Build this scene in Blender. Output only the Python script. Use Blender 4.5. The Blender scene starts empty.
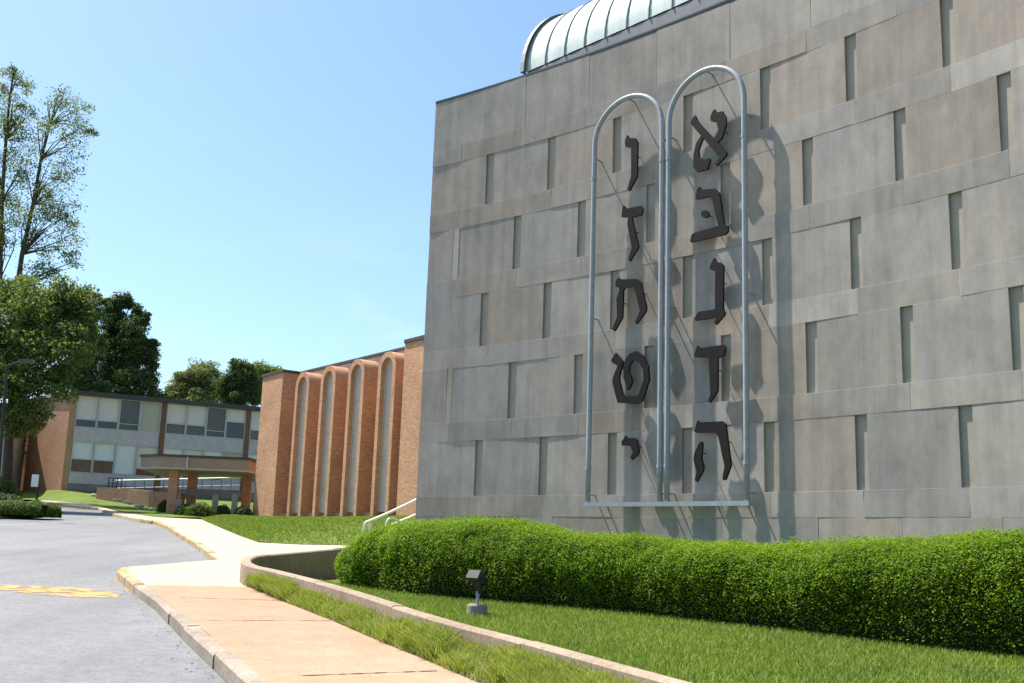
import bpy, bmesh, math, random
import numpy as np
from mathutils import Vector, Matrix
random.seed(7); rng = np.random.default_rng(11)
SC = bpy.context.scene; COL = SC.collection
R = math.radians

# ------------------------------------------------------------------ camera
F, CX, CY, EYE = 1081.3, 512.0, 341.5, 1.6
CR = np.array([0.99942803, -0.03381741, 0.0]); CF = np.array([-0.00637575, -0.18842673, -0.98206655]); CU = np.array([0.03321095, 0.98150484, -0.18853457])
cam = bpy.data.cameras.new('camera'); cam_o = bpy.data.objects.new('camera', cam); COL.objects.link(cam_o)
cam.sensor_width = 36.0; cam.lens = F / 1024 * 36; cam.clip_start = .1; cam.clip_end = 3000
M4 = Matrix(((*CR, 0), (*CF, 0), (*CU, EYE), (0, 0, 0, 1)))
cam_o.matrix_world = M4; SC.camera = cam_o

# ------------------------------------------------------------------ light
SUN_EL = R(61)
ph = -0.832; dl = R(17)
tx, ty = -math.cos(ph), -math.sin(ph); nx, ny = math.sin(ph), -math.cos(ph)
SH = Vector((math.cos(dl)*tx + math.sin(dl)*nx, math.cos(dl)*ty + math.sin(dl)*ny))
SUN = Vector((SH.x*math.cos(SUN_EL), SH.y*math.cos(SUN_EL), math.sin(SUN_EL)))
w = bpy.data.worlds.new('World'); SC.world = w; w.use_nodes = True
nt = w.node_tree; bg = nt.nodes['Background']
sky = nt.nodes.new('ShaderNodeTexSky'); sky.sky_type = 'NISHITA'; sky.sun_disc = False
sky.sun_elevation = SUN_EL; sky.sun_rotation = math.atan2(SH.x, SH.y)
sky.air_density = 1.0; sky.dust_density = 1.6; sky.ozone_density = .5; sky.altitude = 100
tn = nt.nodes.new('ShaderNodeMix'); tn.data_type = 'RGBA'; tn.blend_type = 'MULTIPLY'; tn.inputs[0].default_value = 1; tn.inputs[7].default_value = (.82, .98, 1.03, 1); nt.links.new(sky.outputs[0], tn.inputs[6])
tc = nt.nodes.new('ShaderNodeTexCoord'); mpn = nt.nodes.new('ShaderNodeMapping'); mpn.inputs['Scale'].default_value = (1, 1, 3.2); nt.links.new(tc.outputs['Generated'], mpn.inputs[0])
cn = nt.nodes.new('ShaderNodeTexNoise'); cn.inputs['Scale'].default_value = 3.1; cn.inputs['Detail'].default_value = 7; cn.inputs['Roughness'].default_value = .62; nt.links.new(mpn.outputs[0], cn.inputs['Vector'])
cr_ = nt.nodes.new('ShaderNodeValToRGB'); cr_.color_ramp.elements[0].position = .55; cr_.color_ramp.elements[1].position = .74; cr_.color_ramp.elements[1].color = (.75, .75, .75, 1); nt.links.new(cn.outputs['Fac'], cr_.inputs[0])
cm = nt.nodes.new('ShaderNodeMix'); cm.data_type = 'RGBA'; cm.inputs[7].default_value = (6.2, 6.6, 7.0, 1); sx = nt.nodes.new('ShaderNodeSeparateXYZ'); nt.links.new(tc.outputs['Generated'], sx.inputs[0])
hr = nt.nodes.new('ShaderNodeValToRGB'); hr.color_ramp.elements[0].position = .10; hr.color_ramp.elements[0].color = (1, 1, 1, 1); hr.color_ramp.elements[1].position = .27; hr.color_ramp.elements[1].color = (.06, .06, .06, 1); nt.links.new(sx.outputs['Z'], hr.inputs[0])
ml = nt.nodes.new('ShaderNodeMath'); ml.operation = 'MULTIPLY'; nt.links.new(cr_.outputs[0], ml.inputs[0]); nt.links.new(hr.outputs[0], ml.inputs[1]); nt.links.new(ml.outputs[0], cm.inputs[0]); nt.links.new(tn.outputs[2], cm.inputs[6])
nt.links.new(cm.outputs[2], bg.inputs[0]); bg.inputs[1].default_value = .10
sl = bpy.data.lights.new('sun', 'SUN'); sl.energy = 5.0; sl.angle = R(.53); sl.color = (1, .94, .84)
so = bpy.data.objects.new('sun', sl); COL.objects.link(so); so.rotation_euler = SUN.to_track_quat('Z', 'Y').to_euler(); so.location = (-30, 20, 60)
SC.view_settings.view_transform = 'Standard'; SC.view_settings.look = 'None'; SC.view_settings.gamma = 1; SC.view_settings.exposure = 1.05

# ------------------------------------------------------------------ helpers
def ray(px, py):
    d = np.array([(px-CX)/F, (CY-py)/F, -1.0]); return np.array([CR@d, CF@d, CU@d])
def pix(px, py, a=0.0, b=0.0):
    """surveyed point: where the sight line of a photo point meets the plane z = a + b*y"""
    d = ray(px, py); t = (a - EYE) / (d[2] - b*d[1]); p = d*t; return Vector((p[0], p[1], EYE + p[2]))
def pixd(px, py, Y):
    d = ray(px, py); p = d * (Y / d[1]); return Vector((p[0], p[1], EYE + p[2]))
def prof(y):
    y = max(-40.0, y)
    return .0475*y if y < 56 else (2.66 + .075*(y-56) if y < 86 else 4.91 + .02*(min(y, 140)-86))

def mat(name, color=(.5, .5, .5), rough=.7, metal=0.0, spec=.5):
    m = bpy.data.materials.new(name); m.use_nodes = True
    b = m.node_tree.nodes['Principled BSDF']; b.inputs['Base Color'].default_value = (*color, 1)
    b.inputs['Roughness'].default_value = rough; b.inputs['Metallic'].default_value = metal; b.inputs['Specular IOR Level'].default_value = spec
    return m
class NT:
    def __init__(s, m): s.t = m.node_tree; s.b = s.t.nodes['Principled BSDF']
    def n(s, k, **kw):
        o = s.t.nodes.new(k)
        for a, v in kw.items(): setattr(o, a, v)
        return o
    def l(s, a, b): s.t.links.new(a, b)
    def coord(s, which='Object', scale=(1, 1, 1)):
        c = s.n('ShaderNodeTexCoord'); mp = s.n('ShaderNodeMapping'); mp.inputs['Scale'].default_value = scale
        s.l(c.outputs[which], mp.inputs[0]); return mp.outputs[0]
    def noise(s, vec, scale, detail=4, rough=.6):
        o = s.n('ShaderNodeTexNoise'); o.inputs['Scale'].default_value = scale; o.inputs['Detail'].default_value = detail; o.inputs['Roughness'].default_value = rough
        s.l(vec, o.inputs['Vector']); return o.outputs['Fac']
    def ramp(s, fac, stops):
        o = s.n('ShaderNodeValToRGB'); e = o.color_ramp.elements
        while len(e) < len(stops): e.new(.5)
        for i, (p, c) in enumerate(stops): e[i].position = p; e[i].color = (*c, 1) if len(c) == 3 else c
        s.l(fac, o.inputs[0]); return o.outputs[0]
    def mix(s, kind, fac, a, b):
        o = s.n('ShaderNodeMix', data_type='RGBA', blend_type=kind); o.clamp_factor = True
        for sock, v in ((o.inputs[0], fac), (o.inputs[6], a), (o.inputs[7], b)):
            if isinstance(v, (int, float)): sock.default_value = v
            elif isinstance(v, tuple): sock.default_value = (*v, 1)
            else: s.l(v, sock)
        return o.outputs[2]
    def bump(s, h, strength=.3, dist=.01):
        o = s.n('ShaderNodeBump'); o.inputs['Strength'].default_value = strength; o.inputs['Distance'].default_value = dist
        s.l(h, o.inputs['Height']); s.l(o.outputs[0], s.b.inputs['Normal'])
def g(v): return (v, v, v)
def rough_mat(name, c1, c2, scale, rough=.85, bscale=None, bdist=.01, fine=None, metal=0, spec=.4, bstr=.4):
    m = mat(name, c1, rough, metal, spec); t = NT(m); v = t.coord()
    c = t.ramp(t.noise(v, scale, 5), [(.3, c1), (.7, c2)])
    if fine:
        c = t.mix('MULTIPLY', .8, c, t.ramp(t.noise(v, fine, 3), [(.3, g(.72)), (.7, g(1.15))]))
    t.l(c, t.b.inputs['Base Color'])
    if bscale: t.bump(t.noise(v, bscale, 4), bstr, bdist)
    return m

class MB:
    def __init__(s): s.v = []; s.f = []; s.m = []; s.c = []
    def face(s, pts, mi=0, col=None):
        n = len(s.v); s.v += [tuple(p) for p in pts]; s.f.append(tuple(range(n, n+len(pts)))); s.m.append(mi); s.c.append(col or (1, 1, 1))
    def hexa(s, b, t, mi=0, col=None, skip=()):
        """b, t: four points each, counter-clockwise seen from above"""
        if 'bottom' not in skip: s.face(b[::-1], mi, col)
        if 'top' not in skip: s.face(t, mi, col)
        for i in range(4):
            j = (i+1) % 4; s.face([b[i], b[j], t[j], t[i]], mi, col)
    def prism(s, plan, z0, z1, mi=0, col=None):
        a = sum(plan[i][0]*plan[(i+1) % len(plan)][1]-plan[(i+1) % len(plan)][0]*plan[i][1] for i in range(len(plan)))
        if a < 0: plan = plan[::-1]
        b = [(p[0], p[1], z0) for p in plan]; t = [(p[0], p[1], z1) for p in plan]
        s.face(b[::-1], mi, col); s.face(t, mi, col)
        for i in range(len(plan)):
            j = (i+1) % len(plan); s.face([b[i], b[j], t[j], t[i]], mi, col)
    def box(s, c, size, rz=0, mi=0, col=None):
        cx, cy, cz = c; a, b, h = size[0]/2, size[1]/2, size[2]/2; co, si = math.cos(rz), math.sin(rz)
        s.prism([(cx+x*co-y*si, cy+x*si+y*co) for x, y in ((-a, -b), (a, -b), (a, b), (-a, b))], cz-h, cz+h, mi, col)
    def slab(s, o, d, n, u0, u1, z0, z1, d0, d1, mi=0):
        """box on a wall: o origin, d direction along, n outward, offsets d0..d1 along n"""
        P = lambda u, q: (o[0]+d[0]*u+n[0]*q, o[1]+d[1]*u+n[1]*q)
        s.prism([P(u0, d0), P(u1, d0), P(u1, d1), P(u0, d1)], z0, z1, mi)
    def tube(s, pts, r, seg=8, mi=0, caps=True):
        pts = [Vector(p) for p in pts]; rs = r if isinstance(r, (list, tuple)) else [r]*len(pts); rings = []; ref = None
        for i, p in enumerate(pts):
            d = (pts[min(i+1, len(pts)-1)]-pts[max(i-1, 0)]).normalized()
            if ref is None: ref = d.orthogonal().normalized()
            ref = (ref - d*ref.dot(d)); ref = ref.normalized() if ref.length > 1e-4 else d.orthogonal().normalized()
            q = d.cross(ref); n = len(s.v)
            for k in range(seg):
                a = 2*math.pi*k/seg; s.v.append(tuple(p + (ref*math.cos(a)+q*math.sin(a))*rs[i]))
            rings.append(n)
        for a, b in zip(rings, rings[1:]):
            for k in range(seg):
                j = (k+1) % seg; s.f.append((a+k, a+j, b+j, b+k)); s.m.append(mi); s.c.append((1, 1, 1))
        if caps:
            s.f.append(tuple(range(rings[0]+seg-1, rings[0]-1, -1))); s.f.append(tuple(range(rings[-1], rings[-1]+seg))); s.m += [mi, mi]; s.c += [(1, 1, 1)]*2
    def build(s, name, mats, parent=None, origin=None, smooth=False, weld=False):
        o = Vector(origin) if origin is not None else Vector((0, 0, 0))
        me = bpy.data.meshes.new(name); me.from_pydata([tuple(Vector(p)-o) for p in s.v], [], s.f)
        for m in (mats if isinstance(mats, (list, tuple)) else [mats]): me.materials.append(m)
        me.polygons.foreach_set('material_index', s.m)
        at = me.attributes.new('tint', 'FLOAT_COLOR', 'FACE'); at.data.foreach_set('color', [x for c in s.c for x in (*c, 1)])
        uv = me.uv_layers.new(name='UVMap')
        for p in me.polygons:
            n = p.normal
            if abs(n.z) < .75:
                t = Vector((-n.y, n.x, 0)).normalized()
                for li in p.loop_indices:
                    q = me.vertices[me.loops[li].vertex_index].co + o; uv.data[li].uv = (q.dot(t), q.z)
            else:
                for li in p.loop_indices:
                    q = me.vertices[me.loops[li].vertex_index].co + o; uv.data[li].uv = (q.x, q.y)
        if smooth: me.polygons.foreach_set('use_smooth', [True]*len(me.polygons))
        if weld:
            bm = bmesh.new(); bm.from_mesh(me); bmesh.ops.remove_doubles(bm, verts=bm.verts, dist=1e-4); bm.to_mesh(me); bm.free()
        ob = bpy.data.objects.new(name, me); COL.objects.link(ob); ob.location = o
        if parent is not None: ob.parent = parent; ob.location = o - parent.location
        return ob
def empty(name, loc, label, cat, group=None):
    o = bpy.data.objects.new(name, None); COL.objects.link(o); o.location = loc; o.empty_display_size = .2
    return tag(o, label, cat, group)
def tag(o, label=None, cat=None, group=None, kind=None):
    for k, v in (('label', label), ('category', cat), ('group', group), ('kind', kind)):
        if v: o[k] = v
    return o
def copy_tree(o, parent=None):
    c = o.copy(); COL.objects.link(c)
    if parent is not None: c.parent = parent
    for ch in list(o.children): copy_tree(ch, c)
    return c
def np_mesh(name, V, quads=None, tris=None, mats=None, parent=None, loc=(0, 0, 0)):
    """V (n,3); faces as index arrays, all the same size"""
    me = bpy.data.meshes.new(name); Fc = quads if quads is not None else tris; k = Fc.shape[1]; n = len(Fc)
    me.vertices.add(len(V)); me.vertices.foreach_set('co', (V-np.array(loc)).astype(np.float32).ravel())
    me.loops.add(n*k); me.loops.foreach_set('vertex_index', Fc.astype(np.int32).ravel())
    me.polygons.add(n); me.polygons.foreach_set('loop_start', np.arange(0, n*k, k, dtype=np.int32)); me.polygons.foreach_set('loop_total', np.full(n, k, dtype=np.int32))
    me.update(calc_edges=True); me.materials.append(mats)
    ob = bpy.data.objects.new(name, me); COL.objects.link(ob); ob.location = loc
    if parent is not None: ob.parent = parent; ob.location = Vector(loc)-parent.location
    return ob
def leaf_arrays(C, N, size, aspect=.55, tilt=.6, droop=0.0):
    """leaf quads (rhombic) at centres C, facing about N"""
    n = len(C); A = rng.normal(size=(n, 3)); Nn = N + tilt*rng.normal(size=(n, 3)); Nn /= np.linalg.norm(Nn, axis=1)[:, None]+1e-9
    T = A - Nn*(A*Nn).sum(1)[:, None]; T[:, 2] -= droop; T /= np.linalg.norm(T, axis=1)[:, None]+1e-9; B = np.cross(Nn, T)
    sz = size*rng.uniform(.6, 1.35, (n, 1)); l = sz*.5; wd = l*aspect
    V = np.stack([C-T*l, C+B*wd-T*l*.1, C+T*l, C-B*wd-T*l*.1], 1).reshape(-1, 3)
    return V, np.arange(4*n).reshape(n, 4)
def drape(name, poly, off, m, kind='structure', extra=(56.0, 86.0), thick=0, sub=None, zf=None):
    """flat sheet over a plan polygon, laid on the ground profile"""
    bm = bmesh.new(); vs = [bm.verts.new((p[0], p[1], 0)) for p in poly]; es = [bm.edges.new((vs[i], vs[(i+1) % len(vs)])) for i in range(len(vs))]
    bmesh.ops.triangle_fill(bm, use_beauty=True, use_dissolve=False, edges=es)
    for y in extra: bmesh.ops.bisect_plane(bm, geom=bm.verts[:]+bm.edges[:]+bm.faces[:], plane_co=(0, y, 0), plane_no=(0, 1, 0))
    for v in bm.verts: v.co.z = (zf(v.co.x, v.co.y) if zf else prof(v.co.y)) + off
    for f in bm.faces:
        if f.normal.z < 0: f.normal_flip()
    bm.normal_update()
    for f in bm.faces:
        if f.normal.z < 0: f.normal_flip()
    if thick:
        ed = [e for e in bm.edges if len(e.link_faces) == 1]
        r = bmesh.ops.extrude_edge_only(bm, edges=ed)
        for v in [x for x in r['geom'] if isinstance(x, bmesh.types.BMVert)]: v.co.z -= thick
        bmesh.ops.recalc_face_normals(bm, faces=bm.faces[:])
    me = bpy.data.meshes.new(name); bm.to_mesh(me); bm.free(); me.materials.append(m)
    o = bpy.data.objects.new(name, me); COL.objects.link(o)
    if kind: o['kind'] = kind
    return o
def inpoly(x, y, P):
    x = np.asarray(x); y = np.asarray(y); r = np.zeros(x.shape, bool); n = len(P)
    for i in range(n):
        x0, y0 = P[i][0], P[i][1]; x1, y1 = P[(i+1) % n][0], P[(i+1) % n][1]
        c = ((y0 > y) != (y1 > y)); xi = x0 + (y-y0)*(x1-x0)/((y1-y0) if y1 != y0 else 1e-9); r ^= c & (x < xi)
    return r

# ------------------------------------------------------------------ materials
M = {}
def stone_mat():
    m = mat('limestone', (.34, .33, .31), .86, 0, .3); t = NT(m); v = t.coord()
    a = t.n('ShaderNodeAttribute', attribute_name='tint'); c = a.outputs['Color']
    c = t.mix('MULTIPLY', 1, c, t.ramp(t.noise(v, 1.1, 7, .68), [(.28, (.78, .78, .79)), (.5, (1, 1, 1)), (.75, (1.17, 1.15, 1.13))]))
    c = t.mix('MULTIPLY', .75, c, t.ramp(t.noise(t.coord('Object', (2.6, 2.6, .16)), 1.6, 5, .62), [(.28, (.72, .73, .75)), (.55, (1, 1, 1)), (.8, (1.1, 1.09, 1.07))]))
    c = t.mix('MULTIPLY', .6, c, t.ramp(t.noise(t.coord('Object', (1, 1, .5)), 5, 6, .7), [(.3, g(.8)), (.7, g(1.14))]))
    # pale lime bloom patches
    bl = t.ramp(t.noise(v, .75, 6, .72), [(.60, g(0)), (.74, g(1))])
    c = t.mix('MIX', t.mix('MULTIPLY', 1, bl, g(.22)), c, (.46, .45, .425))
    ru = t.ramp(t.noise(t.coord('Object', (1, 1, .55)), .9, 5, .65), [(.66, g(0)), (.8, g(1))])
    c = t.mix('MIX', t.mix('MULTIPLY', 1, ru, g(.3)), c, (.34, .23, .15))
    t.l(c, t.b.inputs['Base Color']); t.bump(t.noise(v, 26, 6, .7), .16, .010); return m
M['stone'] = stone_mat()
M['mortar'] = rough_mat('pale_mortar', (.50, .47, .42), (.36, .34, .305), 3)
M['slot'] = rough_mat('recess_stone', (.36, .32, .268), (.30, .27, .228), 3, .9, 30, .006)
M['coping'] = mat('dark_metal_coping', (.07, .07, .075), .6, 0)
def brick_mat(name, c1, c2, cm, bw=.21, bh=.075):
    m = mat(name, c1, .88, 0, .25); t = NT(m); b = t.n('ShaderNodeTexBrick'); t.l(t.coord('UV'), b.inputs['Vector'])
    b.inputs['Scale'].default_value = 1; b.inputs['Brick Width'].default_value = bw; b.inputs['Row Height'].default_value = bh
    b.inputs['Mortar Size'].default_value = .008; b.inputs['Mortar Smooth'].default_value = .2; b.inputs['Bias'].default_value = -.1
    b.inputs['Color1'].default_value = (*c1, 1); b.inputs['Color2'].default_value = (*c2, 1); b.inputs['Mortar'].default_value = (*cm, 1)
    v = t.coord()
    c = t.mix('MULTIPLY', .8, b.outputs['Color'], t.ramp(t.noise(v, .8, 5), [(.3, g(.82)), (.7, g(1.14))]))
    c = t.mix('MULTIPLY', .8, c, t.ramp(t.noise(t.coord('UV', (1.4, 7, 1)), 2.3, 3), [(.3, g(.74)), (.7, g(1.22))]))
    t.l(c, t.b.inputs['Base Color']); t.bump(b.outputs['Fac'], -.25, .01); return m
M['brick'] = brick_mat('orange_brown_brick', (.54, .28, .155), (.42, .195, .105), (.44, .33, .24))
M['brick2'] = brick_mat('red_brown_brick', (.52, .265, .15), (.42, .20, .11), (.42, .31, .22))
M['brick3'] = brick_mat('dark_red_brick', (.24, .105, .06), (.18, .075, .045), (.22, .15, .11))
def asphalt():
    m = mat('weathered_asphalt', (.13, .132, .14), .9, 0, .3); t = NT(m); v = t.coord()
    c = t.ramp(t.noise(v, .22, 6, .62), [(.3, (.15, .15, .16)), (.5, (.172, .172, .182)), (.72, (.20, .20, .21))])
    c = t.mix('MULTIPLY', 1, c, t.ramp(t.noise(v, 38, 3, .8), [(.32, g(.74)), (.5, g(1)), (.7, g(1.26))]))
    c = t.mix('MULTIPLY', .7, c, t.ramp(t.noise(v, 7, 8, .85), [(.35, g(.72)), (.65, g(1.22))]))
    c = t.mix('MULTIPLY', .55, c, t.ramp(t.noise(t.coord('Object', (1, .12, 1)), 1.1, 4), [(.35, g(.82)), (.65, g(1.12))]))
    vo = t.n('ShaderNodeTexVoronoi', feature='DISTANCE_TO_EDGE'); vo.inputs['Scale'].default_value = .23
    wv = t.n('ShaderNodeVectorMath', operation='ADD'); nn = t.n('ShaderNodeTexNoise'); nn.inputs['Scale'].default_value = .9; nn.inputs['Detail'].default_value = 6
    t.l(v, nn.inputs['Vector']); t.l(v, wv.inputs[0]); t.l(nn.outputs['Color'], wv.inputs[1]); t.l(wv.outputs[0], vo.inputs['Vector'])
    c = t.mix('MULTIPLY', .55, c, t.ramp(vo.outputs['Distance'], [(.002, g(.75)), (.006, g(1))]))
    t.l(c, t.b.inputs['Base Color']); t.bump(t.noise(v, 120, 3), .5, .008); return m
M['asphalt'] = asphalt()
def concrete(name, a, b, fine=70, warm=0):
    m = mat(name, a, .9, 0, .3); t = NT(m); v = t.coord()
    c = t.ramp(t.noise(v, .7, 6, .65), [(.3, a), (.7, b)])
    c = t.mix('MULTIPLY', .95, c, t.ramp(t.noise(v, fine*.5, 5, .85), [(.32, g(.58)), (.5, g(1)), (.68, g(1.34))]))
    c = t.mix('MULTIPLY', .45, c, t.ramp(t.noise(v, 3, 7, .75), [(.36, g(.74)), (.6, g(1.1))]))
    t.l(c, t.b.inputs['Base Color']); t.bump(t.noise(v, fine*1.6, 3), .4, .006); return m
M['walk_pink'] = concrete('exposed_aggregate', (.305, .193, .124), (.375, .25, .17), 90)
M['walk'] = concrete('pale_concrete', (.37, .31, .235), (.44, .375, .295), 60)
M['kerb'] = concrete('kerb_concrete', (.19, .15, .115), (.36, .305, .25), 40)
M['kerb_y'] = concrete('faded_yellow_kerb', (.43, .255, .085), (.36, .29, .20), 12)
M['wallc'] = concrete('retaining_wall_concrete', (.23, .165, .115), (.36, .285, .22), 45)
M['soil'] = rough_mat('dark_soil', (.05, .035, .022), (.09, .065, .04), 6, .95, 30, .02)
def lawn_mat(name, a, b, c_):
    m = mat(name, a, .95, 0, .2); t = NT(m); v = t.coord()
    c = t.ramp(t.noise(v, .5, 5, .65), [(.3, a), (.55, b), (.75, c_)])
    c = t.mix('MULTIPLY', .9, c, t.ramp(t.noise(v, 22, 4, .75), [(.3, g(.5)), (.7, g(1.35))]))
    t.l(c, t.b.inputs['Base Color']); t.bump(t.noise(v, 45, 4), .9, .05); return m
M['lawn'] = lawn_mat('lawn_turf', (.095, .145, .024), (.13, .185, .032), (.175, .21, .05))
M['field'] = lawn_mat('far_grass', (.06, .10, .02), (.08, .12, .03), (.10, .14, .035))
def leaf_mat(name, cols, trans=.35, rough=.5, patch=.6):
    m = mat(name, cols[0], max(rough, .6), 0, .15); t = NT(m); ge = t.n('ShaderNodeNewGeometry')
    c = t.ramp(ge.outputs['Random Per Island'], [(i/(len(cols)-1), c) for i, c in enumerate(cols)])
    c = t.mix('MULTIPLY', patch, c, t.ramp(t.noise(t.coord(), .9, 4), [(.3, g(.72)), (.7, (1.3, 1.22, 1.0))]))
    t.l(c, t.b.inputs['Base Color'])
    tr = t.n('ShaderNodeBsdfTranslucent'); t.l(t.mix('MULTIPLY', 1, c, (1.25, 1.3, .6)), tr.inputs[0])
    mx = t.n('ShaderNodeMixShader'); mx.inputs[0].default_value = trans; t.l(t.b.outputs[0], mx.inputs[1]); t.l(tr.outputs[0], mx.inputs[2])
    t.l(mx.outputs[0], t.t.nodes['Material Output'].inputs[0]); return m
M['hedge'] = leaf_mat('hedge_leaf', [(.07, .135, .006), (.115, .21, .01), (.17, .28, .016), (.24, .335, .025)], .46)
M['hedge_core'] = mat('hedge_shade_core', (.012, .018, .006), .95, 0, .1)  # near-black colour stands in for shade deep inside the foliage
M['grass'] = leaf_mat('grass_blade', [(.09, .155, .016), (.14, .22, .025), (.195, .27, .042), (.34, .37, .17)], .3, .45, .5)
M['tuft'] = leaf_mat('long_grass_blade', [(.15, .21, .025), (.22, .28, .045), (.30, .345, .08), (.44, .44, .24)], .35, .45, .5)
M['leaf'] = leaf_mat('broad_leaf', [(.055, .095, .022), (.09, .14, .036), (.14, .19, .058), (.22, .26, .12)], .45)
M['leaf_airy'] = leaf_mat('airy_leaf', [(.08, .12, .04), (.12, .165, .06), (.17, .21, .09), (.24, .27, .14)], .45)
M['leaf_pale'] = leaf_mat('pale_leaf', [(.11, .14, .06), (.15, .18, .08), (.19, .215, .11), (.23, .25, .13)], .4)  # pale green, lightened further in colour to stand in for distance haze
M['leaf_dark'] = leaf_mat('dark_leaf', [(.03, .056, .022), (.05, .085, .032), (.08, .12, .045), (.14, .18, .075)], .3)
M['shrub'] = leaf_mat('shrub_leaf', [(.04, .085, .012), (.07, .125, .018), (.11, .17, .028)], .3)
M['bark'] = rough_mat('grey_brown_bark', (.045, .035, .027), (.085, .068, .052), 5, .95, 14, .03)
M['galv'] = rough_mat('galvanised_pipe', (.26, .285, .315), (.34, .365, .395), 9, .55, None, metal=0)
M['bronze'] = rough_mat('dark_bronze', (.008, .0065, .0065), (.016, .012, .012), 5, .65, 40, .004, spec=.18)
def copper():
    m = mat('weathered_copper', (.5, .56, .55), .6, 0, .35); t = NT(m); v = t.coord()
    c = t.ramp(t.noise(v, .9, 6, .65), [(.3, (.38, .46, .44)), (.5, (.50, .55, .535)), (.72, (.58, .60, .595))])
    c = t.mix('MULTIPLY', .8, c, t.ramp(t.noise(t.coord('Object', (6, 6, .5)), 1.5, 4), [(.3, (.78, .86, .82)), (.7, (1.05, 1.05, 1.05))]))
    t.l(c, t.b.inputs['Base Color']); return m
M['copper'] = copper()
M['seam'] = mat('dark_seam', (.20, .26, .25), .6, .2)
M['trim'] = mat('grey_trim', (.27, .28, .29), .6)
M['white'] = rough_mat('white_paint', (.78, .78, .77), (.70, .70, .69), 4, .5)
M['black'] = mat('black_metal', (.016, .016, .018), .45, .2)
M['blind'] = rough_mat('white_blind', (.68, .60, .55), (.75, .665, .61), 3, .8)
M['cream'] = rough_mat('cream_blind', (.46, .42, .33), (.52, .48, .38), 2, .8)
M['panel'] = rough_mat('grey_white_panel', (.47, .41, .425), (.60, .53, .54), 2.2, .6)
M['alu'] = mat('aluminium_frame', (.50, .50, .50), .5, 0)
def glass(name, col):
    m = mat(name, col, .06, 0, .6); t = NT(m)
    c = t.ramp(t.noise(t.coord(), .8, 4), [(.35, tuple(x*.6 for x in col)), (.65, tuple(x*1.5 for x in col))]); t.l(c, t.b.inputs['Base Color']); return m
M['glass'] = glass('dark_window_glass', (.03, .03, .032)); M['glass_b'] = glass('brown_window_glass', (.075, .042, .03))
M['frost'] = rough_mat('milky_window', (.46, .385, .34), (.57, .485, .435), 1.5, .7)
M['fascia'] = rough_mat('tan_fascia', (.29, .215, .16), (.35, .265, .20), 2, .7)
M['roofedge'] = mat('dark_roof_edge', (.055, .045, .042), .6)
M['rock'] = rough_mat('pale_rock', (.5, .47, .42), (.62, .59, .54), 4, .9, 10, .04)
M['tan'] = rough_mat('beige_render', (.40, .35, .30), (.46, .41, .36), 2, .9)
M['grey_c'] = rough_mat('grey_concrete', (.20, .185, .17), (.28, .26, .24), 3, .9, 30, .01)
def paint():
    m = mat('peeling_yellow_paint', (.62, .36, .07), .8); t = NT(m); v = t.coord()
    c = t.ramp(t.noise(v, 5, 5), [(.3, (.41, .19, .04)), (.7, (.45, .27, .10))]); t.l(c, t.b.inputs['Base Color'])
    k = t.n('ShaderNodeMath', operation='ADD'); t.l(t.noise(v, 1.4, 3), k.inputs[0]); t.l(t.noise(v, 14, 5, .75), k.inputs[1])
    t.l(t.ramp(k.outputs[0], [(.40, g(0)), (.46, g(1))]) if False else t.ramp(t.mix('MIX', .45, t.noise(v, 2.6, 3, .55), t.noise(v, 8, 8, .85)), [(.462, g(0)), (.482, g(1))]), t.b.inputs['Alpha']); return m
M['paint'] = paint()

# ------------------------------------------------------------------ survey of the ground
kz = .14                                   # kerb height
def S(px, py): return pix(px, py, kz, .0475)      # on the pavement
def G(px, py): return pix(px, py, 0, .0475)       # on the road
def G2(px, py):                                  # on the road, upper part too
    p = pix(px, py, 0, .0475)
    return p if p.y < 56 else pix(px, py, 2.66-.075*56, .075)
WA, WB, LA, LB = .36, .0525, .46, .022
def LZ(y): return LA+LB*min(max(y, 0.), 30.)
def Tw(px, py): return pix(px, py, WA, WB)     # on top of the retaining wall
def Lw(px, py): return pix(px, py, LA, LB)         # on the terrace lawn
xy = lambda p: (p[0], p[1])
kerb_out = [xy(S(*p)) for p in ((117.4, 570.6), (133.7, 584), (157.5, 600), (184, 626), (214, 652.5), (246.7, 683))]
d = Vector(kerb_out[-1])-Vector(kerb_out[-3]); d.normalize(); kerb_out.append(tuple(Vector(kerb_out[-1])+d*26))
walk_r = [xy(S(*p)) for p in ((251, 587), (279.5, 600), (333, 621), (377.6, 640.6), (422, 658.5), (467, 678))]
d2 = (Vector(walk_r[-1])-Vector(walk_r[-3])).normalized(); walk_r.append(tuple(Vector(walk_r[-1])+d2*26))
wall_f = [Tw(*p) for p in ((339, 588), (428, 617.5), (520, 640.5), (672, 683))]     # front top edge, far to near
d3 = (wall_f[-1]-wall_f[-3]).normalized(); wall_end = wall_f[-1]+d3*22
nose = [Tw(264.6, 569), Tw(250, 566.5), Tw(242, 563), Tw(240.5, 560), Tw(243, 557.5), Tw(252, 555.4), Tw(275, 553), Tw(345, 547)]
wl = [nose[-1] + (nose[-1]-nose[-2]).normalized()*5] + nose[::-1] + wall_f + [wall_end]   # outer line of the wall, from the back, round the nose, to the near end
wl = [Vector((p.x, p.y)) for p in wl]
def smooth_line(P, n=2):
    for _ in range(n):
        Q = [P[0]]
        for a, b in zip(P, P[1:]): Q += [a*.75+b*.25, a*.25+b*.75]
        P = Q + [P[-1]]
    return P
wl = smooth_line(wl, 2)
def offset_line(P, o):
    out = []
    for i, p in enumerate(P):
        t = (P[min(i+1, len(P)-1)]-P[max(i-1, 0)]).normalized(); out.append(p + Vector((-t.y, t.x))*o)
    return out
wi = offset_line(wl, .16)                          # inner line (towards the terrace)
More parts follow.
